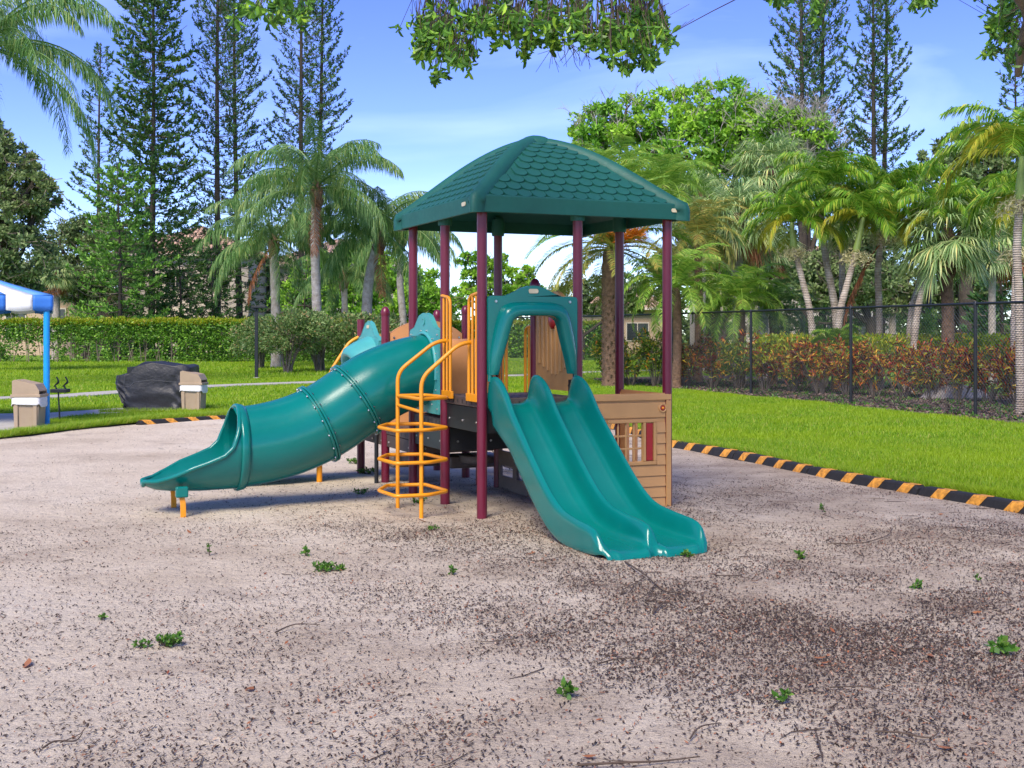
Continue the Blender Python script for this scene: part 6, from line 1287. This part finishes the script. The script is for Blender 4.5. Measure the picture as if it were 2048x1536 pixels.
# ------------------------------------------------------------------ weeds, sticks and notable leaves on the sand
def weed(px, py, r_, n, label, size=.03, h=.05, mat=LWEED):
    b = gnd(px, py); b[2] = float(szz(b[0], b[1])); t = thing('weed', label, 'weed', tuple(b)); g = G(); gs = G()
    for k in range(n):
        a = rng.uniform(0, 2*PI); q = rng.random()**.6; e = np.array([q*r_*math.cos(a), q*r_*.6*math.sin(a), h*rng.uniform(.2, 1)]); tube(gs, [e*[.2, .2, 0], e], .0015, 3); m_ = 6; D = rng.normal(0, .7, (m_, 3))+[0, 0, .5]; leafq(g, np.repeat([e], m_, 0), D, rng.uniform(.6, 1.2, m_)*size, size*.5)
    g.build('leaves', mat, t); gs.build('stems', TWIG, t)
for w_ in [(335, 1288, .07, 34, 'larger dark green creeping weed on the left sand', .026, .05), (285, 1292, .04, 12, 'small creeping weed tuft just left of the larger one', .024, .03), (655, 1138, .10, 34, 'flat green weed patch below the tube slide', .03, .04), (612, 1108, .02, 5, 'single two leaved seedling above the flat weed patch', .035, .07), (420, 1112, .02, 4, 'thin light green seedling below the tube slide flare', .03, .08), (2006, 1302, .05, 7, 'broad leaved dark weed near the right photo edge', .06, .06), (1137, 1390, .03, 6, 'bright green sprout low in the foreground centre', .045, .04), (1563, 1408, .03, 5, 'small grassy sprout right of the bright foreground one', .035, .05), (1605, 1112, .04, 8, 'light green weed right of the double slide', .035, .04), (1645, 1020, .02, 5, 'tiny sprout near the curb in front of the slide', .03, .06), (905, 1147, .03, 6, 'small green tuft in the sand left of the double slide', .03, .04), (205, 1236, .02, 4, 'tiny sprout high on the left sand', .025, .04), (865, 1055, .04, 10, 'green tuft at the foot of the yellow ladder', .025, .04), (1832, 1175, .03, 6, 'small weed right of the litter patch', .03, .04), (1375, 1108, .03, 7, 'star shaped weed at the right lip of the double slide', .04, .03), (1165, 1100, .03, 7, 'weed touching the left lip of the double slide', .035, .04), (722, 985, .06, 14, 'weed tuft beside the short maroon posts', .03, .04), (735, 945, .12, 26, 'spread of weeds at the base of the flat topped maroon post', .035, .05), (840, 1003, .08, 16, 'weeds under the ladder loops', .03, .04), (1500+455, 1160, .02, 4, 'tiny green sprout far right on the sand', .025, .04), (710, 925, .1, 20, 'weeds under the far deck', .035, .05), (760, 878, .12, 22, 'weeds beside the taupe step pad', .04, .06)]: weed(*w_)
def stick(pts, r0, label, branches=()):
    W_ = [gnd(*p) for p in pts]; b = W_[0].copy(); t = thing('fallen_twig', label, 'twig', tuple(b)); g = G(); Pz = [p-b+[0, 0, float(szz(p[0], p[1]))+.012+.01*(i % 2)] for i, p in enumerate(W_)]; tube(g, spline(Pz, 5), np.linspace(r0, r0*.45, 5*(len(Pz)-1)+1), 6); o = g.build('stem', TWIG, t, smooth=True)
    for br in branches:
        Q = [gnd(*p)-b+[0, 0, float(szz(*gnd(*p)[:2]))+.014+.012*i] for i, p in enumerate(br)]; g = G(); tube(g, spline(Q, 4), np.linspace(r0*.6, r0*.3, 4*(len(Q)-1)+1), 5); g.build('side_twig', TWIG, t, smooth=True)
stick([(1250, 1122), (1290, 1152), (1330, 1185), (1372, 1190)], .006, 'largest forked dry twig in front of the double slide', [[(1290, 1155), (1262, 1178), (1238, 1195)], [(1310, 1172), (1290, 1200), (1262, 1218)]])
stick([(1306, 1228), (1330, 1210), (1355, 1216)], .006, 'short bent twig just below the largest forked one')
stick([(1750, 1466), (1800, 1474), (1860, 1480), (1876, 1464), (1835, 1438)], .004, 'hook shaped twig low at the right')
stick([(1380, 1480), (1400, 1462), (1440, 1450)], .004, 'thin curved twig low right of centre')
stick([(1632, 1470), (1640, 1500), (1645, 1520)], .004, 'upright short twig at the bottom right')
stick([(1195, 1330), (1240, 1322), (1290, 1318)], .004, 'long thin twig lying in the foreground centre')
stick([(1660, 1085), (1720, 1088), (1775, 1070), (1785, 1050)], .004, 'curved twig between the slide and the right curb')
stick([(85, 1498), (110, 1490), (150, 1484), (165, 1474)], .004, 'forked twig at the bottom left corner', [[(120, 1489), (160, 1478), (170, 1472)]])
stick([(1155, 1526), (1250, 1528), (1320, 1522), (1400, 1520)], .005, 'dark twig along the bottom edge')
stick([(550, 1262), (590, 1250), (640, 1248)], .004, 'pale curved twig left of centre')
stick([(1660, 1378), (1730, 1380), (1800, 1388)], .003, 'thin straight twig in the dark litter patch')
lv = None
for px, py, lab in [(55, 1330, 'flat red brown leaf near the left edge of the sand'), (170, 1085, 'long curled brown leaf lying alone on the upper left sand'), (378, 1063, 'small reddish leaf just below the yellow slide legs'), (687, 1103, 'small red leaf above the flat weed patch'), (1510, 1162, 'reddish leaf on the sand right of the double slide exit'), (1545, 1200, 'yellowish brown leaf below the reddish one right of the slide'), (1640, 1315, 'pale brown curled leaf in the dark litter patch, upper of a pair'), (1648, 1325, 'darker brown leaf in the dark litter patch, lower of a pair'), (1955, 1225, 'rusty crumpled leaf near the right photo edge'), (1860, 1305, 'brown leaf left of the broad leaved dark weed'), (845, 1168, 'orange leaf at the foot of the yellow ladder'), (1062, 1108, 'red leaf left of the double slide lip'), (500, 1375, 'dark brown leaf on the sand at lower left'), (1180, 1508, 'brown leaf near the bottom edge right of centre'), (1890, 1500, 'pale leaf in the bottom right corner of the sand')]:
    b = gnd(px, py if lab[0] != 'o' else 1040); b[2] = float(szz(b[0], b[1]))+.008; s_ = rng.uniform(.025, .045); g = G(); n = 7; xx = np.linspace(-1, 1, n); w_ = .42*(1-xx**2)**.8; P = np.array([[(x*s_, -y*s_, .012*y*.5+.006*x*x), (x*s_, 0, .002+.008*x*x), (x*s_, y*s_, .010*y+.008*x*x)] for x, y in zip(xx, w_+.02)]); grid(g, P); o = g.build('fallen_leaf', LLEAFR, smooth=True); o.location = tuple(b); o.rotation_euler = (rng.normal(0, .2), rng.normal(0, .2), rng.uniform(0, 6)); tag(o, lab, 'leaf', 'reddish fallen leaves on the sand')
for o in bpy.data.objects:
    if o.type == 'MESH' and not o.data.materials: o.data.materials.append(CONC)
